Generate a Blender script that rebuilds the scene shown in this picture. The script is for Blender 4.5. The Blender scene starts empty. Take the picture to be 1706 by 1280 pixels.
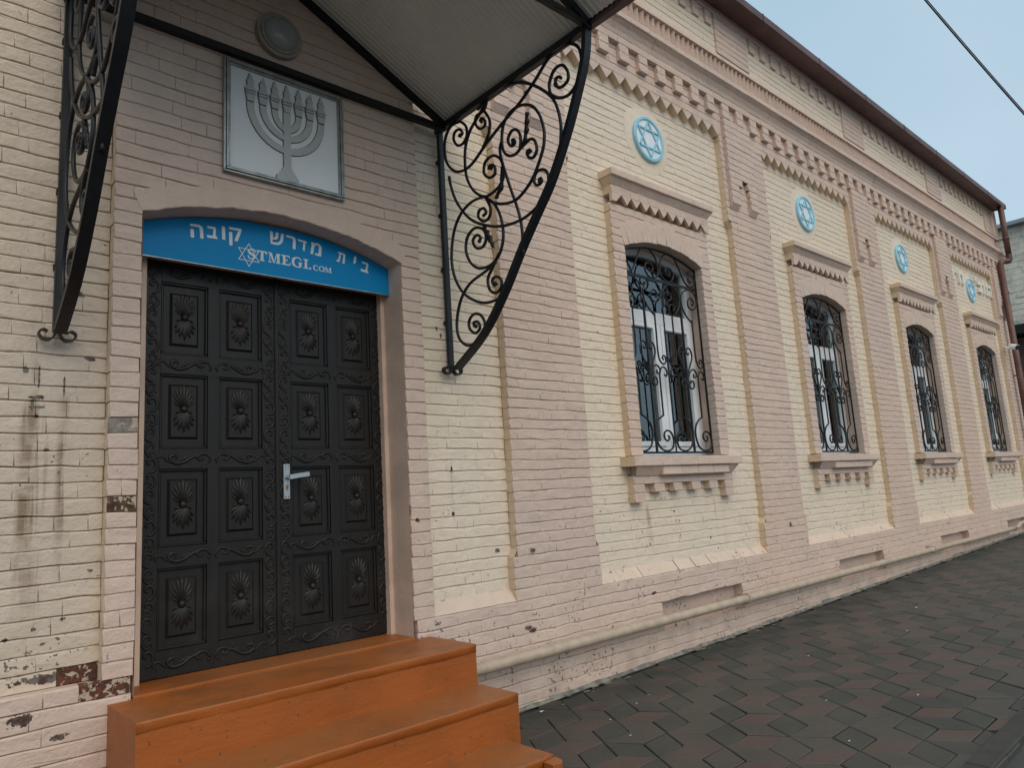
import bpy, math, random
from mathutils import Vector, Matrix
random.seed(7)
SC = bpy.context.scene
COL = SC.collection
R = math.radians

# ------------------------------------------------------------------ camera, sky, sun, exposure
YAW, PITCH, ROLL, FPX = 0.739368375, 0.157552445, -0.0621731601, 1197.604
fw = Vector((math.sin(YAW)*math.cos(PITCH), math.cos(YAW)*math.cos(PITCH), math.sin(PITCH)))
rt = Vector((math.cos(YAW), -math.sin(YAW), 0)); up = rt.cross(fw)
r2 = rt*math.cos(ROLL) + up*math.sin(ROLL); u2 = up*math.cos(ROLL) - rt*math.sin(ROLL)
cd = bpy.data.cameras.new('camera'); cam = bpy.data.objects.new('camera', cd); COL.objects.link(cam)
cam.matrix_world = Matrix(((r2.x,u2.x,-fw.x,0),(r2.y,u2.y,-fw.y,-3.8),(r2.z,u2.z,-fw.z,1.4),(0,0,0,1)))
cd.sensor_width = 36; cd.lens = 36*FPX/1706; cd.clip_start = .05; cd.clip_end = 3000
SC.camera = cam
SUN_EL, SUN_AZ = 46, 194      # azimuth measured clockwise from +Y
w = bpy.data.worlds.new('World'); SC.world = w; w.use_nodes = True
nt = w.node_tree; bg = nt.nodes['Background']
sky = nt.nodes.new('ShaderNodeTexSky'); sky.sky_type = 'NISHITA'; sky.sun_disc = False
sky.sun_elevation = R(SUN_EL); sky.sun_rotation = R(SUN_AZ); sky.air_density = 1.0; sky.dust_density = 4.0; sky.ozone_density = 1.5
mx = nt.nodes.new('ShaderNodeMix'); mx.data_type = 'RGBA'; mx.inputs[0].default_value = .8
mx.inputs[7].default_value = (4.7, 7.1, 8.9, 1)     # even pale overcast veil over the clear sky
tc = nt.nodes.new('ShaderNodeTexCoord'); cn = nt.nodes.new('ShaderNodeTexNoise'); cn.inputs['Scale'].default_value = 2.2; cn.inputs['Detail'].default_value = 4
cr = nt.nodes.new('ShaderNodeMix'); cr.data_type = 'RGBA'; cr.inputs[6].default_value = (4.35, 6.3, 7.7, 1); cr.inputs[7].default_value = (5.8, 7.6, 8.9, 1)
cm = nt.nodes.new('ShaderNodeMapRange'); cm.inputs[1].default_value = .3; cm.inputs[2].default_value = .7
nt.links.new(tc.outputs['Generated'], cn.inputs['Vector']); nt.links.new(cn.outputs[0], cm.inputs[0]); nt.links.new(cm.outputs[0], cr.inputs[0]); nt.links.new(cr.outputs[2], mx.inputs[7])
nt.links.new(sky.outputs[0], mx.inputs[6]); nt.links.new(mx.outputs[2], bg.inputs[0]); bg.inputs[1].default_value = .088
sl = bpy.data.lights.new('sun', 'SUN'); sl.energy = 1.25; sl.angle = R(60); sl.color = (1, .85, .68)
so = bpy.data.objects.new('sun', sl); COL.objects.link(so)
sd = Vector((math.sin(R(SUN_AZ))*math.cos(R(SUN_EL)), math.cos(R(SUN_AZ))*math.cos(R(SUN_EL)), math.sin(R(SUN_EL))))
so.rotation_euler = sd.to_track_quat('Z', 'Y').to_euler(); so.location = (6, -12, 14)
SC.view_settings.view_transform = 'Standard'; SC.view_settings.look = 'None'
SC.view_settings.exposure = 0.22; SC.view_settings.gamma = 1

# ------------------------------------------------------------------ mesh helpers
class MB:
    def __init__(s): s.v=[]; s.f=[]; s.m=[]; s.sm=[]
    def face(s, idx, mi=0, sm=False): s.f.append(tuple(idx)); s.m.append(mi); s.sm.append(sm)
    def pts(s, ps): b=len(s.v); s.v.extend([tuple(p) for p in ps]); return b
    def quad(s, ps, mi=0, sm=False):
        b=s.pts(ps); s.face(range(b,b+len(ps)), mi, sm)
    def box(s, x0,x1,y0,y1,z0,z1, mi=0, bv=0.0):
        if bv<=0:
            b=s.pts([(x0,y0,z0),(x1,y0,z0),(x1,y1,z0),(x0,y1,z0),(x0,y0,z1),(x1,y0,z1),(x1,y1,z1),(x0,y1,z1)])
            for q in ((0,3,2,1),(4,5,6,7),(0,1,5,4),(1,2,6,5),(2,3,7,6),(3,0,4,7)): s.face([b+i for i in q], mi)
            return
        # chamfered box: three loops of corners
        P=[]
        for sx,X in ((-1,x0),(1,x1)):
            for sy,Y in ((-1,y0),(1,y1)):
                for sz,Z in ((-1,z0),(1,z1)):
                    P.append([(X,Y-sy*bv,Z-sz*bv),(X-sx*bv,Y,Z-sz*bv),(X-sx*bv,Y-sy*bv,Z)])
        b=s.pts([p for c in P for p in c])
        def k(c,a): return b+c*3+a
        for a,grp in ((0,((0,1,3,2),(4,6,7,5))),(1,((0,4,5,1),(2,3,7,6))),(2,((0,2,6,4),(1,5,7,3)))):
            for g in grp: s.face([k(c,a) for c in g], mi)
        for c in range(8): s.face([k(c,0),k(c,1),k(c,2)], mi)
        for (c1,c2,a1,a2) in ((0,1,0,1),(2,3,0,1),(4,5,0,1),(6,7,0,1),(0,2,0,2),(1,3,0,2),(4,6,0,2),(5,7,0,2),(0,4,1,2),(1,5,1,2),(2,6,1,2),(3,7,1,2)):
            s.face([k(c1,a1),k(c2,a1),k(c2,a2),k(c1,a2)], mi)
    def prism(s, poly, axis, a, b_, mi=0, caps=True, sm=False):
        """poly of 2D points extruded along axis from a to b_ ; axis x:(y,z) y:(x,z) z:(x,y)"""
        def P(p,t): return {'x':(t,p[0],p[1]),'y':(p[0],t,p[1]),'z':(p[0],p[1],t)}[axis]
        n=len(poly); b=s.pts([P(p,a) for p in poly]+[P(p,b_) for p in poly])
        for i in range(n): s.face([b+i,b+(i+1)%n,b+n+(i+1)%n,b+n+i], mi, sm)
        if caps: s.face([b+i for i in range(n)][::-1], mi); s.face([b+n+i for i in range(n)], mi)
    def sweep(s, path, fix, wa, wn, mi=0, taper=None):
        """rectangular bar along path; fix = constant axis of the section"""
        fix=Vector(fix).normalized(); n=len(path); b=None
        for i,p in enumerate(path):
            p=Vector(p); t=(Vector(path[min(i+1,n-1)])-Vector(path[max(i-1,0)]))
            if t.length<1e-9: t=Vector((0,0,1))
            nn=t.cross(fix); nn=nn.normalized() if nn.length>1e-9 else Vector((1,0,0))
            k=taper(i/(n-1)) if taper else 1
            q=s.pts([p+fix*wa/2*k+nn*wn/2*k, p-fix*wa/2*k+nn*wn/2*k, p-fix*wa/2*k-nn*wn/2*k, p+fix*wa/2*k-nn*wn/2*k])
            if b is not None:
                for j in range(4): s.face([b+j,b+(j+1)%4,q+(j+1)%4,q+j], mi)
            else: s.face([q+3,q+2,q+1,q], mi)
            b=q
        s.face([b,b+1,b+2,b+3], mi)
    def tube(s, path, r, n=6, mi=0, taper=None, flat=None):
        """round bar; flat=(axis,scale) squashes the section along an axis"""
        m=len(path); prev=None; ref=None
        for i,p in enumerate(path):
            p=Vector(p); t=Vector(path[min(i+1,m-1)])-Vector(path[max(i-1,0)])
            t = t.normalized() if t.length>1e-9 else Vector((0,0,1))
            if ref is None:
                ref = Vector((0,0,1)) if abs(t.z)<.9 else Vector((1,0,0))
            a=(ref-t*ref.dot(t)); a = a.normalized() if a.length>1e-6 else t.orthogonal().normalized()
            ref=a; c=t.cross(a); k=r*(taper(i/(m-1)) if taper else 1)
            ring=[]
            for j in range(n):
                o=a*math.cos(2*math.pi*j/n)*k + c*math.sin(2*math.pi*j/n)*k
                if flat: o = o - flat[0]*o.dot(flat[0])*(1-flat[1])
                ring.append(p+o)
            b=s.pts(ring)
            if prev is not None:
                for j in range(n): s.face([prev+j,prev+(j+1)%n,b+(j+1)%n,b+j], mi, True)
            else: s.face([b+j for j in range(n)][::-1], mi)
            prev=b
        s.face([prev+j for j in range(n)], mi)
    def ball(s, c, rx, ry, rz, nu=12, nv=8, mi=0):
        c=Vector(c); b=s.pts([c+Vector((rx*math.sin(math.pi*j/nv)*math.cos(2*math.pi*i/nu), ry*math.sin(math.pi*j/nv)*math.sin(2*math.pi*i/nu), rz*math.cos(math.pi*j/nv))) for j in range(nv+1) for i in range(nu)])
        for j in range(nv):
            for i in range(nu): s.face([b+j*nu+i,b+(j+1)*nu+i,b+(j+1)*nu+(i+1)%nu,b+j*nu+(i+1)%nu], mi, True)
    def build(s, name, mats, parent=None):
        off=wloc(parent) if parent else Vector((0,0,0))
        me=bpy.data.meshes.new(name)
        if off.length>0: me.from_pydata([(v[0]-off.x,v[1]-off.y,v[2]-off.z) for v in s.v],[],s.f)
        else: me.from_pydata(s.v,[],s.f)
        if not isinstance(mats,(list,tuple)): mats=[mats]
        for m in mats: me.materials.append(m)
        me.polygons.foreach_set('material_index', s.m); me.polygons.foreach_set('use_smooth', s.sm)
        me.update()
        o=bpy.data.objects.new(name, me); COL.objects.link(o)
        if parent: o.parent=parent
        return o
def wloc(o):
    v=Vector((0,0,0))
    while o is not None: v=v+Vector(o.location); o=o.parent
    return v
def tag(o,label=None,cat=None,group=None,kind=None):
    if label: o['label']=label
    if cat: o['category']=cat
    if group: o['group']=group
    if kind: o['kind']=kind
    return o
def thing(name,loc,label,cat,group=None):
    o=bpy.data.objects.new(name,None); COL.objects.link(o); o.location=loc; o.empty_display_size=.2
    return tag(o,label,cat,group)
def crom(ps, k=5):
    out=[]; n=len(ps)
    for i in range(n-1):
        p0=Vector(ps[max(i-1,0)]);p1=Vector(ps[i]);p2=Vector(ps[i+1]);p3=Vector(ps[min(i+2,n-1)])
        for j in range(k):
            t=j/k
            out.append(.5*((2*p1)+(p2-p0)*t+(2*p0-5*p1+4*p2-p3)*t*t+(3*p1-p0-3*p2+p3)*t**3))
    out.append(Vector(ps[-1])); return out
def spiral(cx,cz,r0,a0,turns,r1=.006,n=None):
    n=n or int(abs(turns)*14)+2
    return [(cx+(r0+(r1-r0)*i/n)*math.cos(a0+2*math.pi*turns*i/n), cz+(r0+(r1-r0)*i/n)*math.sin(a0+2*math.pi*turns*i/n)) for i in range(n+1)]

# ------------------------------------------------------------------ materials
class N:
    def __init__(s,name):
        s.m=bpy.data.materials.new(name); s.m.use_nodes=True; s.t=s.m.node_tree; s.b=s.t.nodes['Principled BSDF']
        g=s.t.nodes.new('ShaderNodeNewGeometry'); s.pos=g.outputs['Position']; s.geo=g
    def n(s,ty,**kw):
        d=s.t.nodes.new(ty)
        for k,v in kw.items():
            if k.startswith('i_'): d.inputs[k[2:].replace('_',' ')].default_value=v
            else: setattr(d,k,v)
        return d
    def l(s,a,b): s.t.links.new(a,b)
    def noise(s,scale,detail=3,rough=.55,vec=None,dist=0):
        d=s.n('ShaderNodeTexNoise'); d.inputs['Scale'].default_value=scale; d.inputs['Detail'].default_value=detail
        d.inputs['Roughness'].default_value=rough; d.inputs['Distortion'].default_value=dist; s.l(vec or s.pos,d.inputs['Vector']); return d.outputs[0]
    def map(s,scale,loc=(0,0,0)):
        d=s.n('ShaderNodeMapping'); d.inputs['Scale'].default_value=scale; d.inputs['Location'].default_value=loc; s.l(s.pos,d.inputs[0]); return d.outputs[0]
    def ramp(s,val,a,b,inv=False):
        d=s.n('ShaderNodeMapRange'); d.interpolation_type='SMOOTHSTEP'; s.l(val,d.inputs[0]); d.inputs[1].default_value=a; d.inputs[2].default_value=b
        if inv: d.inputs[3].default_value=1; d.inputs[4].default_value=0
        return d.outputs[0]
    def math(s,op,a,b=None):
        d=s.n('ShaderNodeMath',operation=op)
        for i,x in enumerate((a,b)):
            if x is None: continue
            if isinstance(x,(int,float)): d.inputs[i].default_value=x
            else: s.l(x,d.inputs[i])
        return d.outputs[0]
    def mix(s,f,a,b,bt='MIX'):
        d=s.n('ShaderNodeMix'); d.data_type='RGBA'; d.blend_type=bt
        for sock,x in ((d.inputs[0],f),(d.inputs[6],a),(d.inputs[7],b)):
            if isinstance(x,(int,float)): sock.default_value=x
            elif isinstance(x,tuple): sock.default_value=x if len(x)==4 else x+(1,)
            else: s.l(x,sock)
        return d.outputs[2]
    def col(s,c):
        if isinstance(c,tuple): s.b.inputs['Base Color'].default_value=c+(1,)
        else: s.l(c,s.b.inputs['Base Color'])
    def rough(s,r,met=0,spec=None):
        if isinstance(r,(int,float)): s.b.inputs['Roughness'].default_value=r
        else: s.l(r,s.b.inputs['Roughness'])
        s.b.inputs['Metallic'].default_value=met
        if spec is not None: s.b.inputs['Specular IOR Level'].default_value=spec
    def bump(s,h,dist,strength=1):
        d=s.n('ShaderNodeBump'); d.inputs['Strength'].default_value=strength; d.inputs['Distance'].default_value=dist; s.l(h,d.inputs['Height'])
        prev=s.b.inputs['Normal'].links
        if prev: s.l(prev[0].from_socket,d.inputs['Normal'])
        s.l(d.outputs[0],s.b.inputs['Normal'])
    def xyz(s):
        d=s.n('ShaderNodeSeparateXYZ'); s.l(s.pos,d.inputs[0]); return d.outputs

def paint(name, c1, c2, c3, stains=False, chips=1.0, peels=()):
    """limewashed / oil painted brickwork: several coats that differ from place to place, flaked chips, grime in runs"""
    k=N(name); x,y,z=k.xyz()
    c=k.mix(k.ramp(k.noise(.55,3),.38,.62),c1,c2)
    c=k.mix(k.ramp(k.noise(2.3,4),.45,.75),c,c3)
    fine=k.noise(14,4,.6); c=k.mix(k.math('MULTIPLY',k.ramp(fine,.3,.75),.22),c,(c1[0]*.72,c1[1]*.72,c1[2]*.72))
    # brick by brick tone
    vb=k.n('ShaderNodeTexVoronoi'); vb.inputs['Scale'].default_value=1; k.l(k.map((4.2,3,13.3)),vb.inputs['Vector'])
    c=k.mix(k.math('MULTIPLY',k.math('ABSOLUTE',k.math('SUBTRACT',vb.outputs['Color'],.5)),.22),c,(c1[0]*.8,c1[1]*.82,c1[2]*.84))
    # rising damp / splash dirt low down
    low=k.math('MULTIPLY',k.ramp(z,0.0,.5,True),k.ramp(k.noise(5,4),.35,.7))
    c=k.mix(k.math('MULTIPLY',low,.5),c,(c1[0]*.52,c1[1]*.53,c1[2]*.52))
    # faint vertical water runs
    runs=k.ramp(k.noise(1,3,.6,k.map((9,4,.7))),.6,.8); c=k.mix(k.math('MULTIPLY',runs,.16),c,(c1[0]*.6,c1[1]*.56,c1[2]*.5))
    chip=None
    if stains:
        bz=1.0; bx=None
        for (sx0,sx1,sz0,sz1) in stains:
            b_=k.math('MULTIPLY',k.math('MULTIPLY',k.ramp(x,sx0-.02,sx0+.015),k.ramp(x,sx1-.015,sx1+.02,True)),k.math('MULTIPLY',k.ramp(z,sz0-.25,sz0+.35),k.ramp(z,sz1-.06,sz1+.03,True)))
            bx=b_ if bx is None else k.math('MAXIMUM',bx,b_)
        st=k.ramp(k.noise(1,4,.6,k.map((30,4,1.3),(3.3,0,0))),.36,.6)
        patch=k.ramp(k.noise(6,3),.3,.6)
        f=k.math('MULTIPLY',k.math('MULTIPLY',bx,bz),k.math('MULTIPLY',st,patch)); c=k.mix(k.math('MULTIPLY',f,.78),c,(.19,.115,.06))
    lowz=k.ramp(z,.2,2.0,True)
    thr=k.math('ADD',k.math('MULTIPLY',lowz,.10*chips),-.0)
    cn=k.math('ADD',k.noise(38,2,.5),thr); zone=k.ramp(k.noise(3.1,2),.52,.6)
    chip=k.math('MULTIPLY',k.ramp(cn,.715,.735),zone)
    big=k.math('MULTIPLY',k.ramp(k.math('ADD',k.noise(13,5,.65),k.math('MULTIPLY',lowz,.07*chips)),.715,.73),k.ramp(k.noise(1.7,1),.5,.58))
    chip=k.math('MAXIMUM',chip,big)
    if peels:
        warp=k.math('MULTIPLY',k.math('SUBTRACT',k.noise(34,5,.75),.5),7.5)
        for (px,pz,rx,rz) in peels:
            dx=k.math('MULTIPLY',k.math('SUBTRACT',x,px),1/rx); dz=k.math('MULTIPLY',k.math('SUBTRACT',z,pz),1/rz)
            d=k.math('ADD',k.math('ADD',k.math('MULTIPLY',dx,dx),k.math('MULTIPLY',dz,dz)),warp)
            chip=k.math('MAXIMUM',chip,k.ramp(d,.85,1.0,True))
    c=k.mix(chip,c,k.mix(k.ramp(k.noise(19,3),.42,.58),(.075,.038,.026),(.17,.145,.125)))
    k.col(c); k.rough(.62,0,.3)
    h=k.math('ADD',k.math('MULTIPLY',k.noise(60,4,.6),.5),k.math('MULTIPLY',k.noise(16,4,.6),1.0))
    k.bump(k.noise(7,3,.5),.014,.6); k.bump(h,.008,.9); k.bump(k.math('SUBTRACT',1,chip),.003,1)
    return k.m
def simple(name,c,r=.5,met=0,var=.15,scale=8,bump=.0,spec=None,bs=30):
    k=N(name); dark=tuple(a*(1-var) for a in c)
    k.col(k.mix(k.ramp(k.noise(scale,4),.35,.7),c,dark)); k.rough(k.math('ADD',k.math('MULTIPLY',k.noise(scale*2,3),.2),r-.1),met,spec)
    if bump: k.bump(k.noise(bs,4),bump,1)
    return k.m
PL=[(2.865,2.575,.012,.02),(2.90,2.525,.008,.02),(2.933,1.62,.009,.02),(2.93,1.32,.012,.014),(3.30,1.05,.02,.014),(5.9,.93,.02,.01)]
PP=[(3.561,1.03,.028,.016),(3.475,.512,.03,.014),(3.52,.49,.035,.016),(4.9,.56,.03,.012),(2.544,1.368,.012,.03),(7.3,.95,.03,.02),(2.60,1.30,.018,.014),(.56,.606,.05,.025),(2.72,.66,.025,.012),(.70,.50,.03,.012)]
PLL=[(.575,1.99,.030,.010),(.560,1.96,.007,.03),(.578,1.945,.03,.006),(.578,1.90,.010,.016),(.583,2.10,.004,.05),(.684,2.05,.004,.055),(.733,2.50,.022,.020),(.735,2.55,.008,.012),(.655,.745,.13,.018),(.44,1.17,.03,.012),(.62,1.75,.012,.006),(.53,2.12,.012,.016),(.50,.93,.012,.008),(.60,.96,.014,.008),(.71,.99,.012,.01),(.79,2.19,.022,.010)]
CREAM=paint('cream_paint',(.80,.675,.525),(.77,.66,.535),(.81,.69,.565),peels=PL,stains=[(2.918,2.944,1.45,1.96),(4.98,5.03,1.0,1.28),(6.02,6.06,1.05,1.30),(9.3,9.36,1.0,1.3),(12.5,12.55,1.0,1.3)])
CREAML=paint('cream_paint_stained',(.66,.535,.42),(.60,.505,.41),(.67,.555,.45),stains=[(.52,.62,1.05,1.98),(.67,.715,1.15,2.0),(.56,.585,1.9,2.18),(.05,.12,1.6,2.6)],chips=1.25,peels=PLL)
PINK=paint('pink_paint',(.67,.505,.41),(.645,.50,.425),(.71,.55,.455),peels=PP)
OCHRE=paint('ochre_paint',(.72,.55,.37),(.69,.54,.38),(.73,.58,.43),chips=.3)
PEACH=paint('peach_paint',(.70,.54,.43),(.67,.53,.43),(.71,.57,.46))
PLAST=simple('jamb_plaster',(.72,.53,.41),.7,0,.16,5,.003,None,22)
def rawmat(name,a,b):
    k=N(name); k.col(k.mix(k.ramp(k.noise(24,5,.65),.53,.56),k.mix(k.ramp(k.noise(22,5),.35,.65),a,b),(.50,.40,.30))); k.rough(.9); k.bump(k.noise(45,5,.7),.006,1); return k.m
RAW_BROWN=rawmat('bare_brown_brick',(.13,.075,.04),(.06,.035,.02))
RAW_GREY=rawmat('bare_grey_mortar',(.17,.15,.14),(.30,.26,.22))
RAW_RED=rawmat('bare_red_brick',(.14,.045,.025),(.07,.03,.02))
IRON=simple('black_iron_paint',(.012,.013,.016),.42,0,.3,30,.0008,.35,60)
def doormat():
    k=N('dark_carved_wood'); g=k.noise(1,4,.6,k.map((30,30,2)))
    c=k.mix(k.ramp(g,.3,.7),(.015,.0115,.0095),(.009,.0078,.007))
    sc=k.math('MULTIPLY',k.ramp(k.noise(1,5,.7,k.map((60,30,9))),.72,.76),k.math('MULTIPLY',k.ramp(k.xyz()[2],.6,1.5,True),k.ramp(k.noise(4,2),.45,.6)))
    c=k.mix(k.math('MULTIPLY',sc,.8),c,(.22,.21,.20))
    dust=k.math('MULTIPLY',k.ramp(k.xyz()[2],.6,1.3,True),k.ramp(k.noise(5,4),.45,.7)); c=k.mix(k.math('MULTIPLY',dust,.35),c,(.07,.065,.06))
    k.col(c); k.rough(k.math('ADD',k.math('MULTIPLY',k.noise(9,3),.25),.34),0,.38); k.bump(g,.0015,.8); return k.m
DOOR=doormat()
def stepmat():
    k=N('orange_brown_floor_paint'); nz=k.n('ShaderNodeSeparateXYZ'); k.l(k.geo.outputs['Normal'],nz.inputs[0])
    c=k.mix(k.ramp(k.noise(2.5,4),.35,.7),(.36,.098,.014),(.30,.080,.011))
    top=k.ramp(nz.outputs[2],.6,.9)
    wear=k.math('MULTIPLY',top,k.ramp(k.noise(3.6,8,.72),.46,.60)); c=k.mix(k.math('MULTIPLY',wear,.55),c,(.17,.068,.022))
    c=k.mix(k.math('MULTIPLY',top,k.math('MULTIPLY',k.ramp(k.noise(1.1,3),.4,.65),.55)),c,(.30,.125,.045))
    scr=k.math('MULTIPLY',k.ramp(k.noise(1,5,.7,k.map((5,40,90))),.64,.68),k.ramp(k.noise(5,2),.5,.6)); c=k.mix(k.math('MULTIPLY',scr,.7),c,(.45,.22,.10))
    c=k.mix(k.math('MULTIPLY',k.ramp(k.noise(42,2),.70,.72),.8),c,(.10,.06,.035))
    k.col(c); k.rough(k.math('ADD',k.math('MULTIPLY',k.noise(6,4),.3),.33))
    k.bump(k.noise(1,5,.6,k.map((3,3,20))),.006,.6); k.bump(k.noise(50,3),.002,.8); k.bump(k.noise(9,4,.6),.006,.5); return k.m
STEP=stepmat()
MAROON=simple('maroon_roof_metal',(.125,.062,.060),.5,0,.35,3,.002)
RUST=simple('rust_brown_pipe_paint',(.14,.062,.045),.5,0,.35,4,.001)
WHITE=simple('white_pvc',(.84,.86,.88),.35,0,.06,5)
SILVER=simple('silver_frame',(.42,.44,.42),.35,.85,.3,20,.001)
PIPEP=simple('cream_pipe_paint',(.50,.40,.30),.45,0,.2,9,.002)
LTBLUE=simple('light_blue_plaster',(.31,.61,.74),.5,0,.12,12,.0012,None,60)
PALEBL=simple('pale_blue_plaster',(.78,.84,.88),.6,0,.08,14,.001,None,60)
def signmat():
    k=N('blue_sign_face'); k.col(k.mix(k.ramp(k.noise(1.4,2),.3,.7),(.0,.22,.50),(.0,.26,.58))); k.rough(.45,0,.2); return k.m
SIGN=signmat()
LETTER=simple('sign_lettering',(.70,.74,.76),.4,0,.05,20)
STONEL=simple('cream_stone_letter',(.82,.78,.70),.7,0,.1,20,.001)
CANSHEET=simple('grey_white_sheet',(.78,.79,.74),.45,0,.10,2,.0,None)
LAMPG=simple('opal_lamp_glass',(.30,.33,.32),.25,0,.15,9)
LAMPB=simple('aged_lamp_base',(.36,.33,.29),.6,0,.25,20)
PLATE=simple('milk_plaque_board',(.76,.79,.80),.32,0,.05,2)
def mensil():
    k=N('hammered_silver'); k.col(k.mix(k.noise(40,4),(.50,.52,.51),(.34,.36,.35))); k.rough(.42,.25); k.bump(k.noise(70,4,.6),.003,1); return k.m
MENSIL=mensil()
ALU=simple('door_handle_metal',(.48,.52,.55),.32,.6,.1,20)
BRASS=simple('brass_lock',(.35,.23,.09),.4,.7,.2,20)
DARK=simple('dark_gap',(.012,.012,.012),.9)
GREYM=simple('grey_metal',(.30,.33,.36),.45,.3,.2,6)
BLOCK=simple('concrete_block',(.76,.69,.58),.85,0,.25,3,.004,None,40)

# ------------------------------------------------------------------ brick laying
def hsh(a,b,c=0):
    v=math.sin(a*127.1+b*311.7+c*74.7)*43758.5453; return v-math.floor(v)
def nz1(x,k,s):
    """smooth wobble of a bed joint"""
    x=x/.11; i=math.floor(x); f=x-i; f=f*f*(3-2*f)
    return (hsh(i,k,s)*(1-f)+hsh(i+1,k,s)*f-.5)*2
def pillow(mb, ring, y, ins, back=None, close=None, mi=0, mside=0, jit=.0014, dep=.013, tilt=.0014, dv=None):
    """one painted brick: outline ring of (x,z) counter-clockwise seen from the street, rounded up to plane y"""
    n=len(ring); nor=[]
    for i in range(n):
        a=ring[i-1]; b=ring[(i+1)%n]; dx=b[0]-a[0]; dz=b[1]-a[1]; L=math.hypot(dx,dz) or 1
        nor.append((-dz/L,dx/L))
    tx=random.uniform(-1,1)*tilt; off=random.uniform(-1,1)*tilt
    cx=sum(p[0] for p in ring)/n
    dv=dv or [1]*n
    b0=mb.pts([(ring[i][0],y+dep*dv[i]+off*(1-dv[i]),ring[i][1]) for i in range(n)])
    b1=mb.pts([(ring[i][0]+nor[i][0]*ins[i]*.35, y+dep*.22*dv[i]+off, ring[i][1]+nor[i][1]*ins[i]*.35) for i in range(n)])
    b2=mb.pts([(ring[i][0]+nor[i][0]*ins[i], y+off+tx*(ring[i][0]-cx)*4+random.uniform(-jit,jit), ring[i][1]+nor[i][1]*ins[i]) for i in range(n)])
    for i in range(n):
        j=(i+1)%n
        mb.face((b0+i,b0+j,b1+j,b1+i),mi,True); mb.face((b1+i,b1+j,b2+j,b2+i),mi,True)
    mb.face([b2+i for i in range(n)],mi,False)
    if back is not None:
        bb=mb.pts([(p[0],back,p[1]) for p in ring])
        for i in range(n):
            if close is None or close[i]:
                j=(i+1)%n; mb.face((bb+i,bb+j,b0+j,b0+i), mside if (close is None or close[i]==1) else mi)
EXPOSED=[]   # (x, z, material index) bare bricks on the left, laid by the region that covers them
def bricks(mb,x0,x1,z0,z1,y,back,hole=None,seed=0,mi=0,mside=0,raw=None,sx=None,hh=.075,backing=True,jag=.003,soft=1.0):
    n=max(1,round((z1-z0)/hh)); h=(z1-z0)/n
    for k in range(n):
        za=z0+k*h; zb=za+h; iv=[(x0,x1)]
        if sx: iv=[sx(za+h/2,x0,x1)]
        if hole:
            hs=hole(za+h/2)
            if hs:
                new=[]
                for (a,b) in iv:
                    for (c,d) in (hs if isinstance(hs,list) else [hs]):
                        if c>=b or d<=a: continue
                        if c>a: new.append((a,c))
                        a=d
                    if a<b: new.append((a,b))
                iv=new
        for (a,b) in iv:
            if b-a<.01: continue
            if backing: mb.quad([(a,y+.0150,za),(b,y+.0150,za),(b,y+.0150,zb),(a,y+.0150,zb)],mi)
            vprev=1; cuts=[a]; xx=a - (.065 if k%2 else .0) - random.choice((0,0,.02,-.02))
            while True:
                t=random.random(); xx += .26 if t<.55 else (.13 if t<.8 else (.39 if t<.93 else .52))
                xx += random.uniform(-.008,.008)
                if xx>=b-.055: break
                if xx-cuts[-1]>.055: cuts.append(xx)
            cuts.append(b)
            for q in range(len(cuts)-1):
                c,d=cuts[q],cuts[q+1]; m=mi; yy=y; dd=.013
                if raw:
                    for (rx,rz,rm) in raw:
                        if c<=rx<d and za<=rz<zb: m=rm; yy=y+.006; dd=.007
                np_=max(1,round((d-c)/.065)); el=(q==0); er=(q==len(cuts)-2)
                jl=random.uniform(-jag,jag) if el else 0; jr=random.uniform(-jag,jag) if er else 0
                ring=[];ins=[];cl=[];dv=[]
                def fill(px,kk): # how far paint and mortar fill a bed joint at this spot
                    return max(.26,min(1,.76+.55*nz1(px*.45,kk+300,seed)+.18*nz1(px*1.3,kk+7,seed)))*soft
                for i in range(np_+1):
                    px=c+(d-c)*i/np_; w=0 if k==0 else nz1(px,k,seed)*.0046
                    ring.append((px+(jl if i==0 else jr if i==np_ else 0),za+w+(.0016 if k else 0))); ins.append(.0050+.0018*nz1(px,k+50,seed)); cl.append(2 if k==0 else 0); dv.append(fill(px,k))
                cl[-1]=1 if er else 0
                ve=random.choice((.03,.08,.2,.5))
                ring.append((d+random.uniform(-.002,.002)*(not er)+jr,(za+zb)/2)); ins.append(.0032); cl.append(1 if er else 0); dv.append(1 if er else ve*soft)
                for i in range(np_+1):
                    px=d-(d-c)*i/np_; w=0 if k==n-1 else nz1(px,k+1,seed)*.0046
                    ring.append((px+(jr if i==0 else jl if i==np_ else 0),zb+w)); ins.append(.0095+.003*nz1(px,k+90,seed)); cl.append(2 if k==n-1 else 0); dv.append(fill(px,k+1))
                cl[-1]=1 if el else 0
                ring.append((c+jl,(za+zb)/2)); ins.append(.0032); cl.append(1 if el else 0); dv.append(1 if el else vprev); vprev=ve*soft
                pillow(mb,ring,yy,ins,back,cl if (back is not None) else None,m,mside,dep=dd,dv=dv)
def arcf(cx,zs,w,rise):
    Rr=(w*w+rise*rise)/(2*rise); zc=zs+rise-Rr
    return Rr,zc
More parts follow.
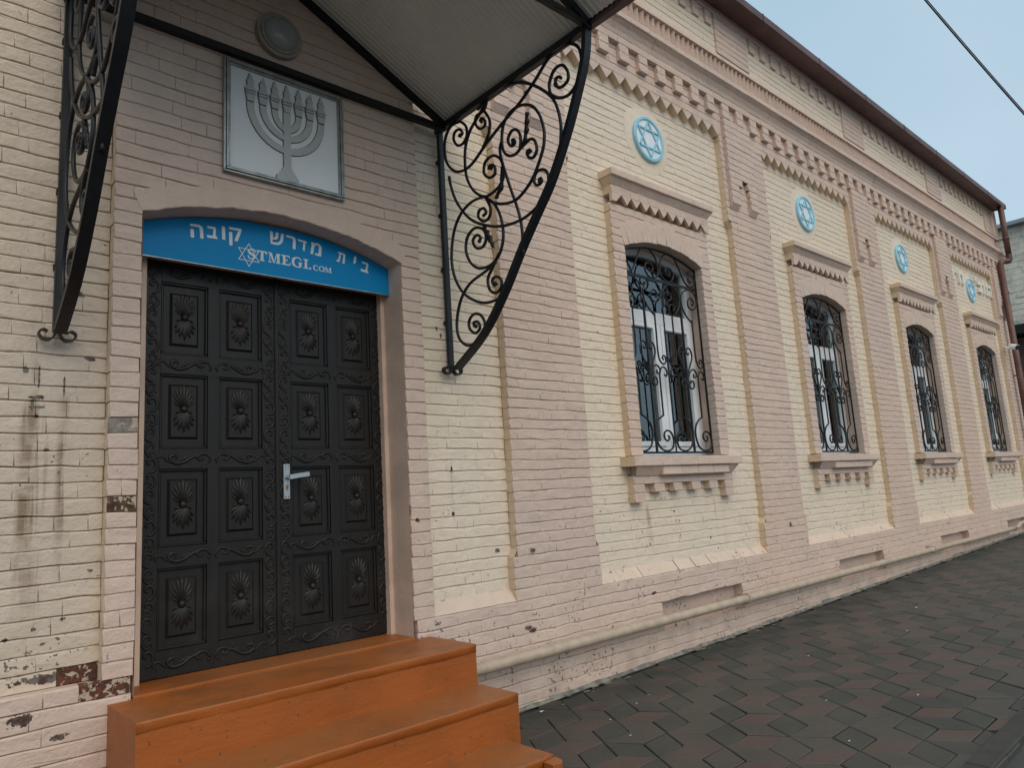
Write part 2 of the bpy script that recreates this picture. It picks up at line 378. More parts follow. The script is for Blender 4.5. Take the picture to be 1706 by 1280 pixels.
def voussoirs(mb,cx,zs,w,rise,th,y,back,mi=0,n=None,lo=None):
    Rr,zc=arcf(cx,zs,w,rise); a=math.asin(w/Rr); n=n or round(2*a*(Rr+th/2)/.078)
    for i in range(n):
        a0=-a+2*a*i/n; a1=-a+2*a*(i+1)/n
        def P(r,t): return (cx+r*math.sin(t),zc+r*math.cos(t))
        r1=Rr+th+random.uniform(-.012,.006); r0=Rr+random.uniform(-.006,.002)
        ring=[P(r0,a0),P(r0,(a0+a1)/2),P(r0,a1),P((r0+r1)/2,a1),P(r1,a1),P(r1,(a0+a1)/2),P(r1,a0),P((r0+r1)/2,a0)]
        pillow(mb,ring,y+random.uniform(-.002,.001),[.003,.003,.003,.002,.003,.003,.003,.002],back,None,mi,mi,dep=.006)
def plasterarch(mb,cx,zs,w,rise,th,y,back,mi=0):
    """smooth rendered band round an arch with a ragged lower arris"""
    Rr,zc=arcf(cx,zs,w,rise); a=math.asin(w/Rr)*1.01; n=60; q=[]
    for i in range(n+1):
        t=-a+2*a*i/n; r0=Rr+nz1(i*.031,5,9)*.004+nz1(i*.11,6,9)*.003; zz=lambda r_:zc+r_*math.cos(t)
        q.append(mb.pts([(cx+r0*math.sin(t),back,zz(r0)),(cx+r0*math.sin(t),y+.006,zz(r0)),(cx+r0*math.sin(t),y,zz(r0+.006)),(cx+(Rr+th)*math.sin(t),y,zz(Rr+th)),(cx+(Rr+th)*math.sin(t),y+.012,zz(Rr+th+.004))]))
    for i in range(n):
        for j in range(4): mb.face((q[i]+j,q[i+1]+j,q[i+1]+j+1,q[i]+j+1)[::1],mi,j in(1,3))
def archsheet(mb,cx,zs,w,rise,y0,y1,mi=0,n=20):
    Rr,zc=arcf(cx,zs,w,rise); a=math.asin(w/Rr); p=[(cx+Rr*math.sin(-a+2*a*i/n),zc+Rr*math.cos(-a+2*a*i/n)) for i in range(n+1)]
    for i in range(n): mb.quad([(p[i][0],y0,p[i][1]),(p[i+1][0],y0,p[i+1][1]),(p[i+1][0],y1,p[i+1][1]),(p[i][0],y1,p[i][1])],mi,True)
    return p

PC=[-1.02,0,0,0,0]  # filled below
PIL=[3.83,7.22,10.48,13.78,17.10]      # pilaster centres
WIN=[5.52,8.84,12.10,15.46]            # window centres
HW=.41
XL,XR=-3.2,17.52
DX0,DX1=.86,2.70                       # door surround
bld=thing('brick_building',(9,.3,0),'long painted brick building in cream and pink with arched grilled windows and dark carved door','building')

# ---- plinth with sunken cellar vents
vents=[5.62,8.95,12.27,15.63]
def vhole(z):
    return [(c-.625,c+.625) for c in vents] if .22<z<.47 else None
mb=MB(); bricks(mb,XL,DX0+.12,-.35,.70,0,.07,seed=1,raw=[(.803,.665,1)])
bricks(mb,2.57,XR,-.35,.70,0,.12,hole=vhole,seed=2)
for c in vents:
    mb.box(c-.64,c+.64,.10,.14,.15,.49)
    mb.quad([(c-.625,.012,.22),(c-.625,.10,.22),(c-.625,.10,.475),(c-.625,.012,.475)]); mb.quad([(c+.625,.012,.475),(c+.625,.10,.475),(c+.625,.10,.22),(c+.625,.012,.22)])
    mb.quad([(c-.625,.10,.475),(c+.625,.10,.475),(c+.625,.012,.475),(c-.625,.012,.475)]); mb.quad([(c-.625,.012,.222),(c+.625,.012,.222),(c+.625,.10,.222),(c-.625,.10,.222)])
mb.build('plinth',[PINK,RAW_RED,RAW_BROWN,RAW_GREY],bld)
# ---- sunk cream panels
spans=[(XL,DX0),(DX1,PIL[0]-HW),(PIL[0]+HW,PIL[1]-HW),(PIL[1]+HW,PIL[2]-HW),(PIL[2]+HW,PIL[3]-HW),(PIL[3]+HW,PIL[4]-HW)]
for i,(a,b) in enumerate(spans):
    mb=MB(); hole=None
    if i>=2:
        cx=WIN[i-2]
        hole=lambda z,cx=cx: [(cx-.70,cx+.70)] if 1.45<z<3.93 else None
    bricks(mb,a,b,.78 if i else .70,5.27,.07,None,hole=hole,seed=10+i,raw=[(.70,.735,1),(.79,.735,2)] if i==0 else None)
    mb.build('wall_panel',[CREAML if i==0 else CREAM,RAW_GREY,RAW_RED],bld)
    # sloping peach-painted course at its foot
    if i>=1:
        mb=MB(); xx=a
        while xx<b-.01:
            x2=min(b,xx+random.choice((.25,.27,.5))); 
            if b-x2<.08: x2=b
            j1=random.uniform(-.004,.004)
            mb.quad([(xx+.002,.002+j1,.703),(x2-.002,.002-j1,.703),(x2-.002,.070,.785+j1),(xx+.002,.070,.785-j1)])
            xx=x2
        mb.build('sloping_ledge',[PEACH],bld)
# ---- pilasters with flared foot, wider head, notched apron
def flare(z,a,b): return (a-.035,b+.035) if z<.99 else (a,b)
for i,c in enumerate(PIL):
    mb=MB(); a,b=c-HW,c+HW
    # mats: 0 pink front, 1 ochre returns
    bricks(mb,a,b,.70,4.20,0,.075,seed=30+i,mside=1,sx=flare)
    bricks(mb,a-.055,b+.03,4.20,5.27,0,.075,seed=40+i,mside=1)
    for (xa,xb) in ((a-.055,a),(b+.03,b)):            # chamfered stop under the widened head
        mb.quad([(xa,.004,4.203),(xb,.004,4.13),(xb,.07,4.13),(xa,.07,4.203)],1)
    for (xa,xb) in ((a-.035,a),(b+.035,b)):
        mb.quad([(xa,.004,.985),(xb,.004,1.05),(xb,.07,1.05),(xa,.07,.985)],1)
    # apron (raised plane) with notch and two legs
    def notch(z,c=c):
        if z<4.32: return None
        if z<4.64: return [(c-.245,c-.02)]
        if z<4.72: return [(c-.165,c-.045)]
        return None
    def ap(z,x0,x1):
        return (x0,x1)
    L,Rg=c-.405,c+.13
    bricks(mb,L,Rg,4.40,5.39,-.045,.0,seed=50+i,mside=2,hole=notch)
    for (xa,xb) in ((L,c-.245),(c-.02,Rg)):           # bevelled leg ends
        mb.quad([(xa,-.040,4.402),(xb,-.040,4.402),(xb,-.004,4.345),(xa,-.004,4.345)],2)
        mb.quad([(xa,-.040,4.402),(xa,-.004,4.345),(xa,-.004,4.402)],2); mb.quad([(xb,-.040,4.402),(xb,-.004,4.402),(xb,-.004,4.345)],2)
    mb.build('pilaster',[PINK,OCHRE,PINK],bld)
# ---- door surround: plain pink pier-wall with arched opening
DC=1.77; DW=.78; DZS=2.965; DR=.145
def dhole(z):
    Rr,zc=arcf(DC,DZS,DW,DR)
    if z<DZS: return [(DC-DW,DC+DW)]
    q=(Rr+.055)**2-(z-zc)**2
    if q>0: 
        s=math.sqrt(q)
        return [(DC-min(s,DW),DC+min(s,DW))]
    return None
mb=MB()
def W2(px): return px
bricks(mb,DX0,DX1,.70,5.27,0,.09,hole=dhole,seed=60,mside=1,raw=[(.93,1.464,2),(.95,1.835,3)],soft=.75)
plasterarch(mb,DC,DZS,DW,DR,.115,-.0035,.10,0)
# reveals
archsheet(mb,DC,DZS,DW,DR,.004,.30,4)
for sx in (-1,1):
    xx=DC+sx*(DW-.0045)
    mb.quad([(xx,.01,.60),(xx,.30,.60),(xx,.30,DZS+.003),(xx,.01,DZS+.003)],4)
mb.build('door_surround',[PINK,OCHRE,RAW_BROWN,RAW_GREY,PLAST],bld)
# ---- window surrounds, hood and sill (built for the first window, copied on)
def copy_part(o,parent,off):
    c=o.copy(); COL.objects.link(c); c.parent=parent; c.location=Vector(o.location)+Vector(off)
    for g in list(o.children):
        d=g.copy(); COL.objects.link(d); d.parent=c
    return c
wc=WIN[0]; SW=.755; OW=.60; ZS=3.56; RISE=.11
def whole(z):
    if z<ZS: return [(wc-OW,wc+OW)]
    Rr,zc=arcf(wc,ZS,OW,RISE); q=(Rr+.13)**2-(z-zc)**2
    if q>0:
        s=math.sqrt(q); return [(wc-min(s,OW),wc+min(s,OW))]
mb=MB()
bricks(mb,wc-SW,wc+SW,1.69,3.93,0,.08,hole=whole,seed=70,mside=1)
voussoirs(mb,wc,ZS,OW,RISE,.20,-.0035,.10,0)
def reveal(mb,cx):
    archsheet(mb,cx,ZS,OW,RISE,.01,.24,2)
    for sx in (-1,1):
        k=0; z=1.69
        while z<ZS-.01:      # toothed brick edge, then smooth plaster
            z2=min(ZS,z+.075); xx=cx+sx*(OW-.0042+random.uniform(-.001,.001)); mb.quad([(xx,.006,z+.003),(xx,.095,z+.003),(xx,.095,z2-.003),(xx,.006,z2-.003)],0); z=z2
        xx=cx+sx*(OW+.003); x9=cx+sx*(OW+.075); mb.quad([(xx,.090,1.69),(x9,.262,1.69),(x9,.262,ZS+.03),(xx,.090,ZS+.01)],2)
reveal(mb,wc)
# hood: dog-tooth course, band, cavetto and shelf
for i in range(11):
    x0=wc-.755+i*.1373; x1=x0+.1373; xm=(x0+x1)/2+random.uniform(-.004,.004); zt=4.014
    if i in (0,10): mb.prism([(x0,3.94),(x1,3.94),(x1,zt),(x0,zt)] if False else ([(x0,3.937),(x0+.055,3.937),(x1,zt),(x0,zt)] if i==0 else [(x1-.055,3.937),(x1,3.937),(x1,zt),(x0,zt)]),'y',-.0305,.0,3)
    else: mb.prism([(xm,3.935+random.uniform(-.003,.003)),(x1-.001,zt),(x0+.001,zt)],'y',-.0305+random.uniform(-.002,.002),.0,3)
bricks(mb,wc-.755,wc+.755,4.012,4.09,-.031,.07,seed=75,mside=1)
def hoodprof(x0,x1,ya,yb,za,zb,seg=6,mi=3,side=1):
    xx=x0
    while xx<x1-.01:
        x2=min(x1,xx+random.choice((.24,.26,.38))); 
        if x1-x2<.12: x2=x1
        e0=(yb-ya)*.0; j=random.uniform(-.002,.002)
        ex0=.0 if xx>x0 else .06; ex1=.0 if x2<x1 else .06
        mb.quad([(xx,ya+j,za),(x2,ya-j,za),(x2+ex1*.6,yb-j,zb),(xx-ex0*.6,yb+j,zb)],mi); xx=x2
    mb.quad([(x0,ya,za),(x0-.036,yb,zb),(x0-.036,.07,zb),(x0,.07,za)],side); mb.quad([(x1+.036,yb,zb),(x1,ya,za),(x1,.07,za),(x1+.036,.07,zb)],side)
hoodprof(wc-.755,wc+.755,-.028,-.068,4.09,4.15)
def ledge(mb,x0,x1,y0,y1,z0,z1,mi=3,side=1,seg=.5,bv=.006):
    xx=x0
    while xx<x1-.01:
        x2=min(x1,xx+seg*random.uniform(.8,1.2)); 
        if x1-x2<seg*.4: x2=x1
        mb.box(xx,x2-.0015,y0+random.uniform(-.003,.003),y1,z0+random.uniform(-.002,.002),z1+random.uniform(-.002,.002),mi,bv); xx=x2
    mb.quad([(x0-.0015,y0+.006,z0+.004),(x0-.0015,y0+.006,z1-.004),(x0-.0015,y1,z1-.004),(x0-.0015,y1,z0+.004)],side)
ledge(mb,wc-.80,wc+.80,-.085,.07,4.152,4.218,seg=.9)
# sill: shelf, tapered course, band, blocks
ledge(mb,wc-.825,wc+.825,-.085,.0,1.598,1.678,seg=.8)
mb.quad([(wc-.827,-.082,1.60),(wc-.827,.07,1.60),(wc-.827,.07,1.676),(wc-.827,-.082,1.676)],1); mb.quad([(wc-.82,0,1.60),(wc+.82,0,1.60),(wc+.82,.07,1.60),(wc-.82,.07,1.60)],1); mb.quad([(wc-.82,0,1.674),(wc+.82,0,1.674),(wc+.82,.07,1.674),(wc-.82,.07,1.674)],1)
xx=wc-.74; 
while xx<wc+.74-.01:
    x2=min(wc+.74,xx+random.choice((.25,.27,.32))); 
    if wc+.74-x2<.1: x2=wc+.74
    first=xx<wc-.73; last=x2>wc+.73
    yb=-.060+random.uniform(-.004,.004); 
    if first or last: mb.quad([(xx,-.01,1.518),(x2,-.01,1.518),(x2+(.045 if last else 0),-.066,1.596),(xx-(.045 if first else 0),-.066,1.596)],3)
    else: mb.box(xx,x2-.002,yb,.05,1.517,1.597,3,.008)
    xx=x2
mb.box(wc-.70,wc+.70,-.012,.07,1.52,1.597,3)
bricks(mb,wc-.755,wc+.755,1.45,1.52,0,.075,seed=77,mside=1)
for (xa,xb,zz) in ((-.755,-.615,1.30),(-.475,-.34,1.378),(-.20,-.075,1.378),(.07,.205,1.378),(.355,.49,1.378),(.62,.755,1.30)):
    nn=2 if zz<1.35 else 1
    bricks(mb,wc+xa,wc+xb,zz,1.45,0,.075,seed=int(xa*100),mside=1,backing=False)
mb.quad([(wc-.60,-.08,1.6805),(wc+.60,-.08,1.6805),(wc+.60,.25,1.6875),(wc-.60,.25,1.6875)],4)
sur0=mb.build('window_surround',[PINK,OCHRE,PLAST,PINK,GREYM],bld)
# ---- window: white frame, panes, curtain, grille
mb=MB(); Y0,Y1=.20,.262
FX0,FX1,FZ0=wc-.60,wc+.665,1.70; MC=wc+.055
ZT0,ZT1=2.955,3.07
for (a,b,c,d,dy) in ((FX0,FX0+.10,FZ0,3.70,0),(FX1-.10,FX1,FZ0,3.70,0),(FX0+.1,FX1-.1,FZ0,FZ0+.08,0),(FX0+.1,FX1-.1,ZT0,ZT1,0),(MC-.035,MC+.035,FZ0+.08,ZT0,0)):
    mb.box(a,b,Y0+dy,Y1,c,d,0,.004)
sash=[(FX0+.103,MC-.038,FZ0+.083,ZT0-.003),(MC+.038,FX1-.103,FZ0+.083,ZT0-.003)]
for (a,b,c,d) in sash:
    for (p,q,r_,s_) in ((a,a+.045,c,d),(b-.045,b,c,d),(a+.045,b-.045,c,c+.05),(a+.045,b-.045,d-.05,d)):
        mb.box(p+.001,q-.001,Y0-.010,Y0+.03,r_+.001,s_-.001,0,.006)
Rr,zc=arcf(wc,ZS,OW,RISE)
pp=[(wc+x_,zc+math.sqrt(Rr*Rr-x_*x_)) for x_ in [-.6+.06*i for i in range(21)]]
path=[(p[0],.225,p[1]-.028) for p in pp]; mb.sweep(path,(0,1,0),.05,.045,0)
win=mb.build('window',[WHITE],bld)
def glassmat():
    k=N('window_glass'); t=k.t
    tr=k.n('ShaderNodeBsdfTransparent'); tr.inputs[0].default_value=(.86,.92,.92,1)
    gl=k.n('ShaderNodeBsdfGlossy'); gl.inputs['Roughness'].default_value=.02; gl.inputs[0].default_value=(.9,.95,.97,1)
    fr=k.n('ShaderNodeFresnel'); fr.inputs[0].default_value=1.6
    m=k.n('ShaderNodeMixShader'); k.l(k.math('ADD',fr.outputs[0],.10),m.inputs[0]); k.l(tr.outputs[0],m.inputs[1]); k.l(gl.outputs[0],m.inputs[2])
    out=[n for n in t.nodes if n.type=='OUTPUT_MATERIAL'][0]; k.l(m.outputs[0],out.inputs[0]); return k.m
GLASS=glassmat()
def curtmat():
    k=N('curtain_cloth'); k.col(k.mix(k.ramp(k.noise(1,2,.5,k.map((26,1,.2))),.35,.65),(.52,.60,.58),(.36,.43,.42))); k.rough(.9); return k.m
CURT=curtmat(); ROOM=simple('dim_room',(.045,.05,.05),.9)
mb=MB(); mb.box(FX0+.12,MC-.06,.229,.233,FZ0+.12,ZT0-.04); mb.box(MC+.06,FX1-.12,.229,.233,FZ0+.12,ZT0-.04); mb.box(FX0+.09,FX1-.09,.238,.242,ZT1-.01,3.66); mb.build('pane',[GLASS],win)
mb=MB(); pts=[]
for i in range(121):
    u=i/120; pts.append((FX0+.05+u*(FX1-FX0-.1), .295+.0006*math.sin(u*70)))
b=mb.pts([(p[0],p[1],1.66) for p in pts]+[(p[0],p[1],3.0) for p in pts])
for i in range(120): mb.face((b+i,b+i+1,b+122+i,b+121+i),0,True)
mb.build('curtain',[CURT],win)
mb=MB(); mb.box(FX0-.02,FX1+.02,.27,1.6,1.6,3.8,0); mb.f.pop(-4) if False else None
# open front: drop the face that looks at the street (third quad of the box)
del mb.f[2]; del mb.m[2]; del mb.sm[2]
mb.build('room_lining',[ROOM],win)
# grille
G=MB(); GY=.085
def g2(pts,k=5): return [(wc+p[0],GY,p[1]) for p in [(q[0],q[1]) for q in [tuple(v)[:2] for v in crom([(a,b,0) for a,b in pts],k)]]]
def gt(pts,r=.0082,k=5,mir=False,sh=0):
    pts=[((-p[0] if mir else p[0])+sh,p[1]) for p in pts]; G.tube(g2(pts,k),r,6)
def gbar(u0,z0,u1,z1,w_=.0155): G.sweep([(wc+u0,GY,z0),(wc+u1,GY,z1)],(0,1,0),w_,w_)
for s_ in (-1,1): gbar(.592*s_,1.715,.592*s_,3.555,.016)
gbar(-.6,1.72,.6,1.72,.018); gbar(-.59,3.336,.59,3.336,.014); gbar(-.59,3.352,.59,3.352,.008)
G.sweep([(wc+x_,GY,ZS-.005+RISE*(1-(x_/.59)**2)-.018) for x_ in [-.59+.059*i for i in range(21)]],(0,1,0),.016,.014)
B=[(.018,3.40),(.014,3.456),(.033,3.542),(.085,3.611),(.162,3.641),(.256,3.62),(.317,3.539),(.366,3.455),(.416,3.385),(.489,3.36),(.555,3.39),(.571,3.445),(.54,3.482),(.49,3.475),(.468,3.43),(.50,3.405),(.522,3.428)]
B2=[(.014,3.456),(.039,3.392),(.104,3.358),(.179,3.372),(.222,3.432),(.19,3.492),(.13,3.498),(.097,3.456),(.115,3.421),(.155,3.422),(.16,3.45)]
for m in (False,True): gt(B,mir=m); gt(B2,mir=m)
E_=[(.462,2.99),(.40,3.03),(.345,3.085),(.314,3.150),(.315,3.227),(.364,3.295),(.445,3.326),(.533,3.312),(.572,3.256),(.561,3.177),(.5,3.127),(.433,3.145),(.425,3.205),(.475,3.245),(.525,3.21),(.508,3.175),(.485,3.19)]
D_=[(.02,3.10),(.02,3.192),(.032,3.267),(.1,3.322),(.184,3.32),(.261,3.272),(.285,3.185),(.243,3.089),(.16,3.026),(.105,3.056),(.112,3.117),(.160,3.135),(.185,3.10),(.16,3.075)]
D2=[(.032,3.267),(.05,3.20),(.09,3.165),(.145,3.185),(.15,3.235),(.11,3.255),(.085,3.225)]
for sh in (0,-.592): gt(E_,sh=sh); gt(D_,sh=sh); gt(D2,sh=sh)
for s_ in (-1,1):
    gbar(.29*s_,1.72,.29*s_,3.14,.017)
    m=(s_<0)
    gt([(.137,3.02),(.137,2.85),(.140,2.66),(.125,2.575),(.075,2.535),(.035,2.56),(.03,2.60),(.06,2.62),(.08,2.595),(.062,2.58)],mir=m)
    gt([(.462,3.02),(.462,2.85),(.462,2.66),(.478,2.585),(.525,2.54),(.562,2.565),(.565,2.605),(.535,2.625),(.512,2.60),(.53,2.585)],mir=m)
    gt([(.27,2.36),(.284,2.444),(.36,2.56),(.40,2.65),(.375,2.72),(.335,2.725),(.31,2.69),(.335,2.66),(.355,2.68)],mir=m)
    gt([(.31,2.36),(.296,2.444),(.22,2.56),(.18,2.65),(.205,2.72),(.245,2.725),(.27,2.69),(.245,2.66),(.225,2.68)],mir=m)
    gt([(.29,2.44),(.30,2.38),(.335,2.33),(.385,2.345),(.385,2.395),(.345,2.405),(.34,2.375)],mir=m)
    gt([(.29,2.44),(.28,2.38),(.245,2.33),(.195,2.345),(.195,2.395),(.235,2.405),(.24,2.375)],mir=m)
    gt([(.30,2.42),(.34,2.49),(.40,2.52),(.445,2.49),(.44,2.45),(.40,2.445),(.40,2.475)],mir=m)
    gt([(.28,2.42),(.24,2.49),(.18,2.52),(.135,2.49),(.14,2.45),(.18,2.445),(.18,2.475)],mir=m)
    gt([(.075,2.44),(.045,2.425),(.03,2.46),(.05,2.50),(.10,2.505),(.14,2.46),(.147,2.40),(.147,2.20),(.147,2.058)],mir=m)
    gt([(.53,2.44),(.56,2.425),(.57,2.46),(.55,2.50),(.51,2.505),(.475,2.46),(.468,2.40),(.468,2.20),(.468,2.058)],mir=m)
    S=[(.147,2.058),(.222,2.02),(.272,1.96),(.285,1.88),(.25,1.78),(.16,1.735),(.06,1.755),(.028,1.82),(.045,1.89),(.10,1.92),(.155,1.90),(.16,1.85),(.12,1.825),(.09,1.85),(.105,1.875)]
    gt(S,mir=m,r=.0092)
    gt([(-(p[0]-.2925)+.325-.0,p[1]) for p in S],mir=m,r=.0092)
tw=[(wc+.0006*math.cos(i*1.3),GY+.0006*math.sin(i*1.3),1.72+i*.012) for i in range(130)]
G.tube(tw,.0075,5)
G.build('grille',[IRON],win)
for c in WIN[1:]:
    copy_part(sur0,bld,(c-wc,0,0)); copy_part(win,bld,(c-wc,0,0))
# ---- frieze, dentils, cornice, fluted band, parapet
mb=MB(); bricks(mb,XL,XR,5.27,5.60,0,.07,seed=80)
mb.quad([(XL,.004,5.27),(XR,.004,5.27),(XR,.07,5.27),(XL,.07,5.27)][::-1])
mb.quad([(XR,0.01,.2),(XR,1.2,.2),(XR,1.2,6.7),(XR,.01,6.7)])
mb.build('frieze',[PINK],bld)
for (a,b) in spans[1:]+[spans[0]]:
    mb=MB(); nT=max(1,round((b-a)/.178)); p=(b-a)/nT
    for i in range(nT):
        x0=a+i*p; x1=x0+p; xm=(x0+x1)/2+random.uniform(-.005,.005)
        mb.prism([(xm,5.170+random.uniform(-.004,.004)),(x1-.001,5.268),(x0+.001,5.268)],'y',.001+random.uniform(-.003,.002),.072,1)
        f=len(mb.f); mb.m[-2]=0; mb.m[-1]=0
    mb.quad([(a,.0715,5.16),(b,.0715,5.16),(b,.0715,5.27),(a,.0715,5.27)],1)
    mb.build('dog_tooth_course',[PINK,OCHRE],bld)
dproto=[]
for s_ in range(4):
    mb=MB(); bricks(mb,4.76,4.76+.135,5.395,5.567,-.046,.0,seed=140+s_,backing=False); dproto.append(mb)
n_d=0; x_=4.76-.293*27; d_objs=[]
while x_<XR-.12:
    if x_>XL:
        k_=n_d%4
        if len(d_objs)<4: o=dproto[k_].build('dentil',[PINK],bld); o['x0']=4.76; d_objs.append(o); base=o.location.copy(); o.location=base+Vector((x_-4.76,0,0))
        else: o=d_objs[k_].copy(); COL.objects.link(o); o.parent=bld; o.location=base+Vector((x_-4.76,0,0))
        n_d+=1
    x_+=.293
for o in bld.children:
    if 'x0' in o.keys(): del o['x0']
mb=MB(); bricks(mb,XL,XR,5.567,5.645,-.046,.0,seed=82)
prof=[(-.046,5.645),(-.058,5.685),(-.085,5.73),(-.122,5.762)]
xx=XL
while xx<XR:
    x2=min(XR,xx+random.uniform(.9,1.6)); j=random.uniform(-.004,.004)
    for q in range(3): mb.quad([(xx,prof[q][0]+j*q,prof[q][1]),(x2,prof[q][0]+j*q,prof[q][1]),(x2,prof[q+1][0]+j*(q+1),prof[q+1][1]),(xx,prof[q+1][0]+j*(q+1),prof[q+1][1])],0,True)
    xx=x2
ledge(mb,XL,XR+.10,-.130,.0,5.762,5.826,0,0,seg=.5,bv=.007)
mb.quad([(XR,-.07,5.57),(XR,.5,5.57),(XR+.15,.5,5.77),(XR+.15,-.2,5.77)])
mb.build('cornice',[PINK],bld)
mb=MB(); x_=XL
while x_<XR:
    e=random.uniform(-.004,.004); xm=x_+.040+e; b=mb.pts([(x_,.03,5.82),(xm,-.048+e,5.82),(x_+.0865,.03,5.82),(x_,.03,6.11),(xm,-.048+e,6.11),(x_+.0865,.03,6.11)])
    mb.face((b,b+1,b+4,b+3)); mb.face((b+1,b+2,b+5,b+4)); x_+=.0865
mb.quad([(XL,-.06,6.102),(XR,-.06,6.102),(XR,.04,6.102),(XL,.04,6.102)])
xx=XL
while xx<XR:
    x2=min(XR,xx+random.uniform(.5,1.3)); j=random.uniform(-.003,.003)
    mb.quad([(xx,-.058+j,6.103),(x2,-.058+j,6.103),(x2,-.056+j,6.128),(xx,-.056+j,6.128)]); mb.quad([(xx,-.056+j,6.128),(x2,-.056+j,6.128),(x2,-.004,6.218),(xx,-.004,6.218)]); xx=x2
mb.build('fluted_band',[PINK],bld)
mb=MB()
pst=[(c-.34,c+.35) for c in [ -1.1,.45,3.85,7.23,10.52,13.85,17.17]]
ed=[XL]+[v for p in pst for v in p if p[0]>XL]
last=XL
for (a,b) in pst:
    bricks(mb,a,b,6.215,6.74,-.022,.0,seed=int(a*10),mside=1,hh=.074)
bricks(mb,XL,XR,6.705,6.80,-.034,.0,seed=93,hh=.095)
for q in range(len(pst)-1):
    a,b=pst[q][1],pst[q+1][0]; n_=round((b-a)/.252); p=(b-a)/n_
    for i in range(n_):
        x0=a+p*(i+.5)-.06; bricks(mb,x0,x0+.12,6.525,6.705,-.024,.0,seed=i,mside=1,backing=False)
mb.quad([(XR,-.06,5.83),(XR,1.0,5.83),(XR,1.0,6.8),(XR,-.06,6.8)])
mb.build('parapet_frame',[PINK,OCHRE],bld)
mb=MB(); bricks(mb,XL,XR,6.215,6.75,.0,None,seed=95); mb.build('parapet_panel',[CREAM],bld)
# ---- eaves and roof
mb=MB(); EX=17.50
mb.prism([(-.02,6.772),(-.255,6.742),(-.272,6.736),(-.280,6.745),(-.284,6.830),(-.270,6.842),(-.24,6.84),(-.02,6.90)],'x',XL,EX)
for i in range(14):
    xj=XL+.6+i*1.45; mb.box(xj,xj+.02,-.287,-.26,6.738,6.838)
mb.quad([(XL,-.25,6.84),(EX,-.25,6.84),(EX,4,8.2),(XL,4,8.2)])
mb.quad([(EX,-.25,6.84),(EX,8,6.84),(EX,4,8.2)])
mb.build('roof',[MAROON],bld)
# solid core so the walls are not hollow from the side
mb=MB(); mb.box(XL,DX0+.05,.085,7.5,-.3,6.7); mb.box(DX1-.12,XR-.01,1.65,7.5,-.3,6.7)
mb.quad([(XL,.085,3.2),(XR-.01,.085,3.2),(XR-.01,.085,3.25),(XL,.085,3.25)]) if False else None
mb.build('wall_core',[CREAM],bld)

